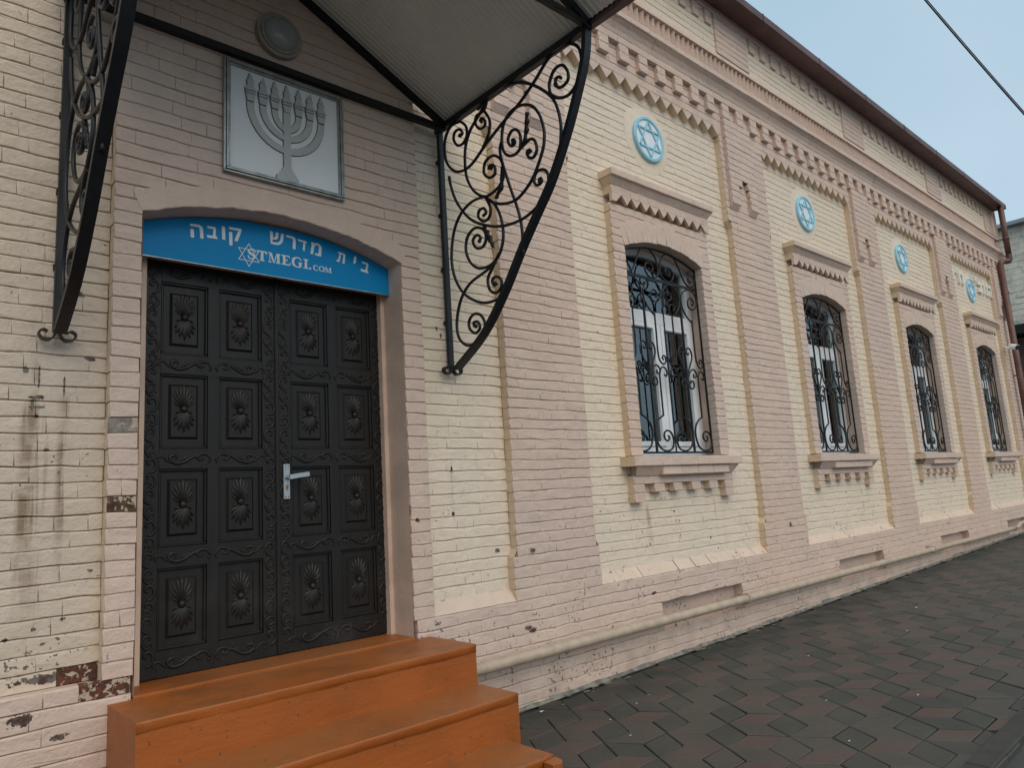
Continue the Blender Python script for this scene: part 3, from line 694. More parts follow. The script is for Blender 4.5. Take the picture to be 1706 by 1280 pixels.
# ------------------------------------------------------------------ door with carved leaves
mb=MB()
mb.box(DC-DW-.02,DC-DW+.085,.222,.34,.60,2.99,0,.004); mb.box(DC+DW-.03,DC+DW+.02,.222,.34,.60,2.99,0,.004); mb.box(DC-DW+.085,DC+DW-.03,.224,.34,2.815,2.99,0,.004)
mb.box(DC-DW+.0,DC+DW,.34,.38,.55,3.2,0)
door=mb.build('door',[PLAST],bld)
def leafmesh(x0,x1,z0,z1,mirror):
    L=MB(); YF=.272; W_=x1-x0; H=z1-z0
    # recessed panels cut between stiles and rails
    sw=.085; mt=.060; top=.115; rail=.105; bot=.13
    ph=(H-top-bot-3*rail)/4; pw=(W_-2*sw-mt)/2
    L.box(x0,x1,YF+.022,YF+.05,z0,z1,0)                       # back board
    L.box(x0,x0+sw,YF,YF+.022,z0,z1,0,.002); L.box(x1-sw,x1,YF,YF+.022,z0,z1,0,.002)
    zz=z1
    L.box(x0+sw,x1-sw,YF,YF+.022,z1-top,z1,0); L.box(x0+sw,x1-sw,YF,YF+.022,z0,z0+bot,0)
    rows=[]; z=z1-top
    for r_ in range(4):
        rows.append((z-ph,z)); z-=ph
        if r_<3: L.box(x0+sw,x1-sw,YF,YF+.022,z-rail,z,0); z-=rail
    for (a,b) in rows:
        for cI in range(2):
            p0=x0+sw+cI*(pw+mt); p1=p0+pw
            if cI==0: L.box(p1,p1+mt,YF+.002,YF+.022,a,b,0)
            # ogee bead round the opening
            for (q0,q1,w0,w1) in ((p0,p1,a,a+.014),(p0,p1,b-.014,b),(p0,p0+.014,a+.014,b-.014),(p1-.014,p1,a+.014,b-.014)):
                L.box(q0,q1,YF+.008,YF+.0215,w0,w1,0,.004)
            # raised field, chamfered
            f0,f1,g0,g1=p0+.048,p1-.048,a+.055,b-.055; ch=.012
            bb=L.pts([(f0,YF+.0215,g0),(f1,YF+.0215,g0),(f1,YF+.0215,g1),(f0,YF+.0215,g1),(f0+ch,YF+.009,g0+ch),(f1-ch,YF+.009,g0+ch),(f1-ch,YF+.009,g1-ch),(f0+ch,YF+.009,g1-ch)])
            for i in range(4): L.face((bb+i,bb+(i+1)%4,bb+4+(i+1)%4,bb+4+i))
            L.face((bb+4,bb+5,bb+6,bb+7))
            # carved leaf spray
            cx=(p0+p1)/2; cz=(a+b)/2+.012; yb=YF+.010
            L.ball((cx,yb-.004,cz),.021,.017,.021,12,8)
            def petal(ang,l0,l1,w_):
                n_=8; s_=(math.sin(ang),math.cos(ang)); t_=(s_[1],-s_[0]); q=[]
                for i in range(n_+1):
                    u=i/n_; rr=l0+(l1-l0)*u; hw=w_*math.sin(math.pi*min(1,(u*.92+.08)))**.8*(1 if i<n_ else 0); bend=.010*math.sin(ang)*u*u
                    px=cx+s_[0]*rr+bend; pz=cz+s_[1]*rr
                    q.append(L.pts([(px-t_[0]*hw,yb+.002,pz-t_[1]*hw),(px,yb-.015*math.sin(math.pi*min(1,u*.9+.1))**.6-.001,pz),(px+t_[0]*hw,yb+.002,pz+t_[1]*hw)]))
                for i in range(n_):
                    u0,u1=q[i],q[i+1]
                    L.face((u0,u0+1,u1+1,u1),0,True); L.face((u0+1,u0+2,u1+2,u1+1),0,True)
            for dg,l1,w_ in ((0,.142,.0115),(10,.136,.011),(-10,.136,.011),(21,.122,.011),(-21,.122,.011),(33,.098,.010),(-33,.098,.010),(50,.060,.008),(-50,.060,.008)): petal(R(dg),.014,l1,w_)
            for dg,l1,w_ in ((180,.135,.020),(167,.122,.019),(193,.122,.019),(154,.108,.017),(206,.108,.017),(141,.084,.013),(219,.084,.013),(120,.046,.007),(240,.046,.007)): petal(R(dg),.014,l1,w_)
    Yax=Vector((0,1,0))
    def carve(pts,r=.0075,tp=True,k=4):
        r*=1.3
        P=[(v[0],YF+.001,v[1]) for v in crom([(p[0],p[1],0) for p in pts],k)]
        L.tube(P,r,6,taper=(lambda u:.55+.6*math.sin(math.pi*min(1,u*.85+.15))) if tp else None,flat=(Yax,.8))
    # scrolls on rails
    zr=[z1-top/2]+[rows[i][0]-rail/2 for i in range(3)]+[z0+bot/2]
    cx=(x0+x1)/2
    for zc_ in zr:
        hgt=.024
        for s_ in (-1,1):
            X=lambda u: cx+s_*u
            carve([(X(.012),zc_-.010),(X(.03),zc_+.020),(X(.06),zc_+.026),(X(.085),zc_+.012),(X(.075),zc_-.006),(X(.055),zc_-.002),(X(.062),zc_+.010)],.0065)
            carve([(X(.06),zc_+.024),(X(.11),zc_+.008),(X(.15),zc_-.016),(X(.195),zc_-.024),(X(.225),zc_-.004),(X(.215),zc_+.020),(X(.19),zc_+.016),(X(.195),zc_-.002)],.0075)
            carve([(X(.19),zc_-.024),(X(.235),zc_-.014),(X(.26),zc_+.010),(X(.285),zc_+.012),(X(.295),zc_-.008),(X(.278),zc_-.014)],.0055)
            carve([(X(.10),zc_+.006),(X(.13),zc_+.010),(X(.16),zc_+.002)],.005); carve([(X(.12),zc_-.004),(X(.15),zc_+.000),(X(.175),zc_-.010)],.004)
            L.ball((X(.212),YF,zc_+.016),.010,.008,.010,8,5); L.ball((X(.02),YF,zc_-.018),.008,.006,.008,8,5)
    # chain of C scrolls on the stiles
    for xc in (x0+sw/2,x1-sw/2):
        z=z0+.06; fl=1
        while z<z1-.14:
            for (d_) in (1,):
                carve([(xc-fl*.004,z),(xc+fl*.024,z+.018),(xc+fl*.028,z+.05),(xc+fl*.010,z+.075),(xc-fl*.014,z+.066),(xc-fl*.012,z+.046),(xc+fl*.004,z+.050)],.0065)
                carve([(xc+fl*.012,z+.074),(xc-fl*.016,z+.098),(xc-fl*.026,z+.128),(xc-fl*.008,z+.152),(xc+fl*.014,z+.146),(xc+fl*.010,z+.128)],.0060)
                carve([(xc-fl*.01,z+.10),(xc+fl*.012,z+.118),(xc+fl*.022,z+.10)],.0045)
            L.ball((xc,YF,z+.088),.009,.007,.009,8,5)
            z+=.162; fl=-fl
    # nailheads and thin edging bead
    L.box(x0+.004,x0+.010,YF-.003,YF,z0+.01,z1-.01); L.box(x1-.010,x1-.004,YF-.003,YF,z0+.01,z1-.01)
    return L
dl=leafmesh(1.078,1.808,.612,2.812,False).build('door_leaf',[DOOR],door)
dr=leafmesh(1.816,2.546,.612,2.812,True).build('door_leaf',[DOOR],door)
mb=MB(); mb.box(1.800,1.824,.262,.2695,.612,2.812,0,.003); mb.build('door_astragal',[DOOR],door)
hx=1.865
mb=MB(); mb.box(hx-.020,hx+.020,.258,.269,1.475,1.682,0,.004); mb.box(hx-.014,hx+.014,.256,.259,1.652,1.655,0)
mb.tube([(hx,.262,1.60),(hx,.215,1.60)],.010,10); mb.sweep([(hx-.005,.213,1.602),(hx+.05,.211,1.610),(hx+.118,.214,1.618)],(0,1,0),.012,.026); 
mb.box(hx-.006,hx+.006,.2555,.2585,1.527,1.555,1); mb.ball((hx,.257,1.553),.009,.004,.010,10,6,1)
for z_ in (1.490,1.667): mb.ball((hx-.008,.258,z_),.004,.002,.004,8,4,2); mb.ball((hx+.008,.258,z_),.004,.002,.004,8,4,2)
mb.build('door_handle',[ALU,BRASS,DARK],door)
for z_ in (2.30,1.10):
    mb=MB(); mb.tube([(2.541,.262,z_-.055),(2.541,.262,z_+.055)],.009,8); mb.box(2.546,2.566,.218,.2225,z_-.05,z_+.05,0,.002); mb.build('hinge',[SILVER],door)

# ------------------------------------------------------------------ blue sign over the door
sg=thing('door_sign',(DC,.15,2.9),'blue signboard with white Hebrew and Latin lettering under the door arch','sign')
mb=MB(); Rr,zc=arcf(DC,DZS,DW,DR)
top=[(DC+(-.775+1.55*i/24),min(zc+math.sqrt(Rr*Rr-(-.775+1.55*i/24)**2)-.006,3.095)) for i in range(25)]
mb.prism([(DC-.775,2.787),(DC+.775,2.787)]+top[::-1],'y',.15,.162); mb.build('board',[SIGN],sg)
mb=MB(); mb.box(DC-.775,DC+.775,.146,.166,2.782,2.787); mb.build('edge_trim',[SILVER],sg)
def glyphs(txt,size,embolden=0.0):
    """polygons of a text string, as list of (verts2d, faces)"""
    cu=bpy.data.curves.new('t','FONT'); cu.body=txt; cu.size=size; cu.offset=embolden; cu.resolution_u=4; cu.align_x='CENTER'
    o=bpy.data.objects.new('t',cu); COL.objects.link(o); bpy.context.view_layer.update()
    me=o.evaluated_get(bpy.context.evaluated_depsgraph_get()).to_mesh()
    V=[(v.co.x,v.co.y) for v in me.vertices]; F=[tuple(p.vertices) for p in me.polygons]
    o.to_mesh_clear() if hasattr(o,'to_mesh_clear') else None
    bpy.data.objects.remove(o); bpy.data.curves.remove(cu)
    return V,F
def place(mb,VF,cx,cz,y,rot=0,sx=1,sz=1,mi=0):
    V,F=VF; xs=[v[0] for v in V]; zs=[v[1] for v in V]
    if not V: return
    mxx=(min(xs)+max(xs))/2; mz=(min(zs)+max(zs))/2
    c,s_=math.cos(rot),math.sin(rot)
    b=mb.pts([(cx+((v[0]-mxx)*sx*c-(v[1]-mz)*sz*s_),y,cz+((v[0]-mxx)*sx*s_+(v[1]-mz)*sz*c)) for v in V])
    for f in F: mb.face([b+i for i in f],mi)
HS=.128
# letters given left to right as they stand on the board
let=[('\u05d4',1.305,2.972),('\u05d1',1.387,2.984),('\u05d5',1.452,2.992),('\u05e7',1.520,2.982),
     ('\u05e9',1.768,3.022),('\u05e8',1.856,3.018),('\u05d3',1.930,3.014),('\u05de',2.022,3.006),
     ('\u05ea',2.197,2.984),('\u05d9',2.294,2.984),('\u05d1',2.366,2.950)]
for ch,cx,cz in let:
    a=-(cx-1.62)*.20; mb=MB(); 
    if ch in '\u05d3\u05d1\u05ea':
        P_=[[(-.032,.033),(-.026,.020),(.018,.020),(.022,.033)]] if ch=='\u05d3' else [[(-.026,.033),(-.022,.020),(.016,.020),(.016,.033)],[(.006,.0335),(.018,.033),(.024,.022),(.021,.0),(.019,-.022),(.004,-.022),(.007,.0),(.008,.012)],[(-.030,-.020),(-.026,-.036),(.030,-.036),(.026,-.020)]]
        if ch=='\u05d3': P_+=[[(.006,.021),(.006,.0),(.004,-.026),(.016,-.038),(.020,.0),(.020,.021)],[(.018,.0335),(.018,.0195),(.032,.0215),(.028,.030)]]
        if ch=='\u05ea': P_=[[(-.028,.033),(-.022,.020),(.018,.020),(.020,.032)],[(.008,.0325),(.020,.032),(.026,.022),(.024,-.036),(.010,-.036),(.011,.012)],[(-.016,.021),(-.006,.021),(-.008,-.010),(-.014,-.036),(-.030,-.036),(-.034,-.026),(-.022,-.022)]]
        c_,s_=math.cos(a),math.sin(a)
        for q_,P in enumerate(P_): mb.quad([(cx+p[0]*c_-p[1]*s_,.148-.0002*q_,cz+p[0]*s_+p[1]*c_) for p in P])
        mb.build('letter',[LETTER],sg); continue
    gl_=glyphs(ch,HS)
    for q,(ox,oz) in enumerate(((-.0035,0),(.0035,0),(0,.0022),(0,-.0022),(0,0))): place(mb,gl_,cx+ox,cz+.001+oz,.1485-q*.0002,a)
    mb.build('letter',[LETTER],sg)
mb=MB()
def tri(mb,cx,cz,r_,t,flip,y,mi=0,rot=0):
    P=[(cx+r_*math.sin(2*math.pi*i/3+(math.pi if flip else 0)+rot),cz+r_*math.cos(2*math.pi*i/3+(math.pi if flip else 0)+rot)) for i in range(3)]
    k=(r_-2*t)/r_; Q=[(cx+(p[0]-cx)*k,cz+(p[1]-cz)*k) for p in P]
    for i in range(3): j=(i+1)%3; mb.quad([(P[i][0],y,P[i][1]),(P[j][0],y,P[j][1]),(Q[j][0],y,Q[j][1]),(Q[i][0],y,Q[i][1])],mi)
tri(mb,1.598,2.889,.073,.0045,False,.148); tri(mb,1.598,2.889,.073,.0045,True,.1475)
mb.build('star_emblem',[LETTER],sg)
# serif latin capitals made of strokes
mb=MB()
yy_=[.1492]
def poly(P): yy_[0]-=.00005; mb.quad([(p[0],yy_[0],p[1]) for p in P])
def rectp(x0,x1,z0,z1): poly([(x0,z0),(x1,z0),(x1,z1),(x0,z1)])
def stroke(pts,ws,k=6):
    P=crom([(p[0],p[1],0) for p in pts],k); n=len(P)
    wv=[ws[min(len(ws)-1,int(i/(n-1)*(len(ws)-1)))]+(ws[min(len(ws)-1,int(i/(n-1)*(len(ws)-1))+1)]-ws[min(len(ws)-1,int(i/(n-1)*(len(ws)-1)))])*((i/(n-1)*(len(ws)-1))%1) for i in range(n)]
    prev=None
    for i in range(n):
        t=P[min(i+1,n-1)]-P[max(i-1,0)]; q=Vector((-t.y,t.x,0)).normalized()*wv[i]/2
        a,b=P[i]+q,P[i]-q; cur=mb.pts([(a.x,.1465+.0028,a.y),(b.x,.1465+.0028,b.y)])
        if prev is not None: mb.face((prev,prev+1,cur+1,cur))
        prev=cur
def latin(ch,x,z,h,w_):
    yy_[0]=.1490; T=.26*h; t=.11*h
    if ch=='S': stroke([(x+w_*.92,z+h*.72),(x+w_*.80,z+h*.92),(x+w_*.5,z+h*.97),(x+w_*.16,z+h*.80),(x+w_*.30,z+h*.58),(x+w_*.68,z+h*.42),(x+w_*.85,z+h*.2),(x+w_*.5,z+h*.03),(x+w_*.18,z+h*.10),(x+w_*.06,z+h*.32)],[t,t*1.2,t,T*.8,T,T,T*.8,t,t*1.2,t])
    if ch=='T': rectp(x+w_/2-T/2,x+w_/2+T/2,z,z+h); rectp(x+w_*.25,x+w_*.75,z,z+t*.9); rectp(x,x+w_,z+h-t*1.2,z+h); poly([(x,z+h*.70),(x+t,z+h*.72),(x+w_*.2,z+h-t),(x,z+h)]); poly([(x+w_,z+h*.70),(x+w_,z+h),(x+w_*.8,z+h-t),(x+w_-t,z+h*.72)])
    if ch=='M':
        rectp(x+w_*.10,x+w_*.16,z,z+h); rectp(x+w_*.72,x+w_*.72+T,z,z+h); poly([(x+w_*.08,z+h),(x+w_*.42,z),(x+w_*.50,z),(x+w_*.30,z+h)]); poly([(x+w_*.42,z),(x+w_*.50,z),(x+w_*.78,z+h),(x+w_*.70,z+h)])
        rectp(x,x+w_*.26,z,z+t); rectp(x+w_*.62,x+w_,z,z+t); rectp(x,x+w_*.2,z+h-t,z+h); rectp(x+w_*.78,x+w_,z+h-t,z+h)
    if ch=='E': rectp(x+w_*.14,x+w_*.14+T,z,z+h); rectp(x,x+w_*.9,z,z+t*1.1); rectp(x,x+w_*.85,z+h-t*1.1,z+h); rectp(x+w_*.14,x+w_*.6,z+h/2-t/2,z+h/2+t/2); poly([(x+w_*.9,z),(x+w_,z+h*.3),(x+w_*.93,z+h*.3),(x+w_*.7,z)]); poly([(x+w_*.85,z+h),(x+w_*.65,z+h),(x+w_*.86,z+h*.74),(x+w_*.93,z+h*.74)]); rectp(x+w_*.56,x+w_*.62,z+h*.36,z+h*.64)
    if ch in 'GCO':
        e=[(x+w_*.90,z+h*.75),(x+w_*.72,z+h*.95),(x+w_*.45,z+h*.97),(x+w_*.16,z+h*.78),(x+w_*.10,z+h*.5),(x+w_*.16,z+h*.22),(x+w_*.45,z+h*.03),(x+w_*.75,z+h*.06),(x+w_*.90,z+h*.25)]
        if ch=='O': stroke([(x+w_*.5+w_*.42*math.sin(a),z+h*.5+h*.47*math.cos(a)) for a in [i*math.pi/8 for i in range(17)]],[t,T,t,T,t])
        else: stroke(e,[t,t,t,T,T,T,t,t,t])
        if ch=='G': rectp(x+w_*.80-T/2,x+w_*.80+T/2,z+h*.05,z+h*.42); rectp(x+w_*.60,x+w_,z+h*.42,z+h*.42+t)
    if ch=='I': rectp(x+w_/2-T/2,x+w_/2+T/2,z,z+h); rectp(x,x+w_,z,z+t); rectp(x,x+w_,z+h-t,z+h)
X=1.590
for ch,w_ in zip('STMEGI',(.050,.058,.075,.058,.066,.032)):
    mb=MB(); latin(ch,X,2.868,.062,w_); X+=w_+.008; mb.build('letter',[LETTER],sg)
mb=MB(); rectp(1.974,1.987,2.868,2.881); mb.build('letter',[LETTER],sg)
X=2.002
for ch,w_ in zip('COM',(.034,.038,.046)): mb=MB(); latin(ch,X,2.868,.034,w_); X+=w_+.003; mb.build('letter',[LETTER],sg)

# ------------------------------------------------------------------ menorah plaque
mp=thing('relief_plaque',(1.76,0,3.64),'square silver framed plaque with a seven branched candelabrum relief above the door','plaque')
mb=MB(); fx0,fx1,fz0,fz1=1.388,2.136,3.288,3.985
for i,(ins,yy) in enumerate(((0,-.030),(.014,-.036),(.027,-.030))):
    a,b,c,d=fx0+ins,fx1-ins,fz0+ins,fz1-ins; t=.012
    mb.box(a,b,yy,.0,c,c+t,0,.003); mb.box(a,b,yy,.0,d-t,d,0,.003); mb.box(a,a+t,yy,.0,c+t,d-t,0,.003); mb.box(b-t,b,yy,.0,c+t,d-t,0,.003)
mb.build('frame',[SILVER],mp)
mb=MB(); mb.box(fx0+.036,fx1-.036,-.016,-.002,fz0+.036,fz1-.036); mb.build('backboard',[PLATE],mp)
mb=MB(); mc=1.763
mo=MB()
def flatp(P,y0=-.026,y1=-.016):
    mb.prism(P,'y',y0,y1); cx_=sum(p[0] for p in P)/len(P); cz_=sum(p[1] for p in P)/len(P)
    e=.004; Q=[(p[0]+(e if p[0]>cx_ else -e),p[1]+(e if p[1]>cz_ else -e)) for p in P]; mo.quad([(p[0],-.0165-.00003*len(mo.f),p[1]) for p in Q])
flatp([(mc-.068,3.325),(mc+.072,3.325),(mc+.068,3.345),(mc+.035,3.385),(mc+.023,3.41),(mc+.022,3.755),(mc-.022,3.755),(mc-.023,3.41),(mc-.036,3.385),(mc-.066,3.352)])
for (rx,zj,t) in ((.075,3.648,.036),(.147,3.592,.038),(.222,3.512,.042)):
    n_=18; Pi=[];Po=[]
    for i in range(n_+1):
        a=math.pi*i/n_; s_,c_=math.sin(a),math.cos(a)
        h=3.752-zj
        Po.append((mc-(rx+t/2)*c_,3.752-(h+t/2)*s_)); Pi.append((mc-(rx-t/2)*c_,3.752-max(.001,(h-t/2))*s_))
    for i in range(n_):
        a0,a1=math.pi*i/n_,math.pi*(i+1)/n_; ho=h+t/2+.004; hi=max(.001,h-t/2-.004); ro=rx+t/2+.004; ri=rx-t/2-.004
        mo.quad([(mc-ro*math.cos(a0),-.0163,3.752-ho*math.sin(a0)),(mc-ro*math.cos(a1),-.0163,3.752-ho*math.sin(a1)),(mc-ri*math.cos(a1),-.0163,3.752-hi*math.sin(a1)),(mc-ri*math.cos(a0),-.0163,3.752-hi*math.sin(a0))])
        q=[Po[i],Po[i+1],Pi[i+1],Pi[i]]; b=mb.pts([(p[0],-.0245,p[1]) for p in q]+[(p[0],-.016,p[1]) for p in q])
        mb.face((b,b+1,b+2,b+3)); mb.face((b,b+4,b+5,b+1)); mb.face((b+3,b+2,b+6,b+7))
for u in (-.222,-.147,-.075,0,.075,.147,.222):
    c=mc+u; k=random.uniform(.94,1.06)
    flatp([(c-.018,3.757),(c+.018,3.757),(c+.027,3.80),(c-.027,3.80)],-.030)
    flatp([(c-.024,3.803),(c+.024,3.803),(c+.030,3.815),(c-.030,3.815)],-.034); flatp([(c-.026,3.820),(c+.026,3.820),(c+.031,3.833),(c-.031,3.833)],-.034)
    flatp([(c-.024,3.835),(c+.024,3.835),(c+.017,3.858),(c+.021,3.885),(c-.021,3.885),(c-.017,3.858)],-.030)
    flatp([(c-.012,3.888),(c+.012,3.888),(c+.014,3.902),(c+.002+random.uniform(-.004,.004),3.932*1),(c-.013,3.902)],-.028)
cd_=mb.build('candelabrum',[MENSIL],mp); mo.build('outline',[simple('shade_dirt_outline',(.10,.11,.11),.6)],cd_)  # dark rim round the relief: its edge shading and dirt put into flat colour

# ------------------------------------------------------------------ round lamp in the gable
lp=thing('wall_lamp',(1.72,0,4.25),'round bulkhead lamp with greyish dome in the gable above the plaque','lamp')
mb=MB(); mb.prism([(1.72+.142*math.cos(2*math.pi*i/28),4.245+.142*math.sin(2*math.pi*i/28)) for i in range(28)],'y',-.035,.0,0,True,False)
mb.prism([(1.72+.120*math.cos(2*math.pi*i/28),4.245+.120*math.sin(2*math.pi*i/28)) for i in range(28)],'y',-.048,-.035,0); mb.build('base',[LAMPB],lp)
mb=MB(); mb.ball((1.72,-.045,4.245),.108,.055,.108,20,12); mb.build('dome',[LAMPG],lp)

# ------------------------------------------------------------------ canopy
CL,CR=.64,2.945; CM=(CL+CR)/2; CZ=4.05; RZ=4.62; CY=-1.40
cn=thing('door_canopy',(CM,0,CZ),'gabled canopy with white ribbed sheet and black iron scroll brackets over the door','canopy')
mb=MB()
def ribbed(xa,za,xb,zb):
    nr=46
    for i in range(nr):
        y0=.0-(1.66*i/nr); y1=y0-1.66/nr
        e=.006
        for (ya,yb,da,db) in ((y0,y0-.018,0,0),(y0-.018,y0-.022,0,e),(y0-.022,y1+.004,e,e),(y1+.004,y1,e,0)):
            mb.quad([(xa,ya,za-da),(xb,ya,zb-da),(xb,yb,zb-db),(xa,yb,za-db)])
ribbed(CR+.01,CZ+.045,CM,RZ+.035); ribbed(CL-.01,CZ+.045,CM,RZ+.035)
mb.build('ceiling_sheet',[CANSHEET],cn)
mb=MB()
mb.prism([(CR+.06,CZ+.05),(CR+.06,CZ+.075),(CM,RZ+.08),(CL-.06,CZ+.075),(CL-.06,CZ+.05),(CM,RZ+.045)],'y',-1.70,.0)
mb.box(CR+.022,CR+.062,-1.705,0,CZ+.01,CZ+.10); mb.box(CL-.062,CL-.022,-1.705,0,CZ+.01,CZ+.10)
mb.build('roof',[MAROON],cn)
mb=MB()
for x_ in (CL,CR): mb.box(x_-.022,x_+.022,CY-.02,.07,CZ-.025,CZ+.02,0,.003)
mb.box(CL,CR,-.045,-.003,CZ-.045,CZ-.003,0,.003)
for yy in (-.018,CY):
    for x_ in (CL,CR): mb.sweep([(x_,yy,CZ+.012),(CM,yy,RZ+.0)],(0,1,0),.04,.04)
for x_ in (CL,CR): mb.sweep([(x_,-1.67,CZ+.05),(CM,-1.67,RZ+.03)],(0,1,0),.03,.03)
mb.box(CL,CR,CY-.018,CY+.018,CZ-.012,CZ+.022,0,.003)
mb.box(CM-.02,CM+.02,CY,0,RZ-.03,RZ+.01,0,.003)
mb.build('frame',[IRON],cn)
SCR={
'topspi':[(-1.17,3.84),(-1.153,3.858),(-1.128,3.857),(-1.122,3.826),(-1.146,3.792),(-1.183,3.785),(-1.222,3.804),(-1.226,3.85),(-1.195,3.909),(-1.153,3.926),(-1.108,3.911),(-1.074,3.86),(-1.07,3.813),(-1.084,3.775),(-1.134,3.731),(-1.206,3.709),(-1.262,3.727),(-1.293,3.758)],
'arch':[(-.398,4.002),(-.516,4.03),(-.671,4.032),(-.816,3.99),(-.95,3.901),(-1.073,3.773),(-1.122,3.669),(-1.139,3.553),(-1.125,3.442)],
'loopA':[(-.497,4.017),(-.393,3.948),(-.304,3.887),(-.244,3.778),(-.239,3.6),(-.302,3.464),(-.409,3.376),(-.494,3.37),(-.584,3.4),(-.615,3.483),(-.592,3.566),(-.523,3.618),(-.445,3.605),(-.426,3.536),(-.473,3.484),(-.53,3.485),(-.534,3.536),(-.493,3.564),(-.472,3.54)],
'small2':[(-.497,4.017),(-.46,3.968),(-.384,3.963),(-.367,3.915),(-.409,3.858),(-.461,3.857),(-.464,3.893),(-.434,3.923),(-.413,3.906)],
'small2b':[(-.46,3.968),(-.513,3.871),(-.493,3.781),(-.428,3.71)],
'twin':[(-.877,3.499),(-.859,3.517),(-.84,3.505),(-.854,3.469),(-.893,3.453),(-.927,3.488),(-.916,3.551),(-.878,3.58),(-.837,3.571),(-.787,3.557),(-.736,3.539),(-.68,3.552),(-.633,3.597),(-.618,3.671),(-.633,3.757),(-.667,3.809),(-.743,3.841),(-.84,3.827),(-.918,3.778),(-.97,3.699),(-.997,3.603),(-.997,3.535),(-.973,3.459),(-.889,3.338),(-.802,3.274),(-.702,3.242),(-.574,3.266),(-.474,3.32),(-.418,3.377)],
'twinL':[(-.71,3.641),(-.731,3.642),(-.739,3.618),(-.714,3.604),(-.683,3.632),(-.681,3.674),(-.716,3.705),(-.758,3.696),(-.789,3.652),(-.791,3.596),(-.78,3.56)],
'down':[(-.619,3.681),(-.595,3.629),(-.612,3.529),(-.668,3.345),(-.708,3.23),(-.739,3.121),(-.752,3.009),(-.744,2.877)],
'sp6':[(-.927,3.294),(-.944,3.297),(-.949,3.276),(-.921,3.263),(-.892,3.279),(-.887,3.319),(-.917,3.351),(-.968,3.343),(-1.003,3.307),(-1.006,3.254),(-.981,3.207),(-.923,3.147),(-.827,3.11),(-.716,3.099),(-.575,3.117),(-.445,3.161),(-.296,3.242),(-.19,3.343),(-.107,3.47),(-.065,3.585),(-.053,3.657)],
'big':[(-.409,3.376),(-.279,3.385),(-.156,3.34),(-.071,3.235),(-.033,3.068),(-.054,2.929),(-.13,2.8),(-.239,2.714),(-.364,2.662),(-.502,2.658),(-.575,2.69)],
'bigR':[(-.409,3.376),(-.506,3.292),(-.564,3.177),(-.576,3.049),(-.534,2.949),(-.453,2.901),(-.337,2.903),(-.244,2.962),(-.195,3.063),(-.216,3.155),(-.296,3.194),(-.381,3.159),(-.41,3.092),(-.371,3.041),(-.301,3.056),(-.273,3.115),(-.315,3.14),(-.354,3.11),(-.33,3.09)],
'sm':[(-.433,3.351),(-.47,3.273),(-.45,3.217),(-.395,3.21),(-.344,3.253),(-.354,3.297),(-.403,3.297),(-.422,3.258),(-.389,3.25)],
'low1':[(-.528,2.951),(-.451,2.871),(-.402,2.812),(-.417,2.735),(-.476,2.701),(-.529,2.726),(-.528,2.777),(-.479,2.807),(-.444,2.79),(-.459,2.755),(-.49,2.757)],
'low2':[(-.493,2.9),(-.382,2.869),(-.216,2.831),(-.108,2.741),(-.055,2.602),(-.07,2.492),(-.143,2.426),(-.231,2.421),(-.321,2.46),(-.349,2.525),(-.31,2.592),(-.241,2.615),(-.189,2.583),(-.191,2.525),(-.246,2.486),(-.293,2.507),(-.281,2.551),(-.236,2.561),(-.24,2.529)],
'Slong':[(-.21,4.003),(-.097,4.015),(-.025,3.941),(-.022,3.802),(-.08,3.704),(-.174,3.646),(-.301,3.646),(-.455,3.721),(-.618,3.79),(-.804,3.856),(-.953,3.935),(-1.07,4.012),(-1.172,4.032),(-1.264,4.013),(-1.325,3.95),(-1.339,3.855)],
'Sspi':[(-.21,4.003),(-.267,3.938),(-.268,3.869),(-.224,3.832),(-.162,3.845),(-.124,3.903),(-.138,3.95),(-.188,3.953),(-.224,3.912),(-.194,3.895)]}
ARC=[(-1.396,4.057),(-1.365,3.87),(-1.284,3.679),(-1.18,3.477),(-1.034,3.246),(-.905,3.099),(-.744,2.915),(-.548,2.67),(-.33,2.458),(-.037,2.286)]
YS=.035; X0=CR
mb=MB()
mb.sweep([(X0,YS-.0,CZ),(X0,YS,2.30)],(1,0,0),.036,.03)
mb.sweep([tuple(v) for v in crom([(X0,a,b) for a,b in ARC],5)],(1,0,0),.052,.030)
for sgn in (-1,1):
    P=[(X0+sgn*.008,YS-.01,2.315),(X0+sgn*.012,YS-.012,2.278),(X0+sgn*.035,YS-.014,2.255),(X0+sgn*.064,YS-.014,2.262),(X0+sgn*.074,YS-.014,2.288),(X0+sgn*.056,YS-.014,2.302),(X0+sgn*.040,YS-.014,2.293)]
    mb.sweep([tuple(v) for v in crom(P,4)],(0,1,0),.036,.008)
for z_ in (2.62,3.0,3.4,3.8): mb.box(X0-.022,X0+.022,YS+.01,.075,z_-.012,z_+.012)
brk=mb.build('bracket',[IRON],cn)
mb=MB()
for n_,P in SCR.items():
    mb.tube([tuple(v) for v in crom([(X0,a,b) for a,b in P],5)],.0105,6,taper=(lambda u:1))
for c_ in ((-1.122,3.826,.016),(-.50,3.54,.014),(-.43,3.90,.013),(-.86,3.50,.014),(-.72,3.625,.014),(-.93,3.28,.014),(-.34,3.09,.015),(-.40,3.25,.013),(-.47,2.765,.014),(-.255,2.53,.015),(-.195,3.905,.016)):
    mb.ball((X0,c_[0],c_[1]),c_[2]*.8,c_[2],c_[2],8,6)
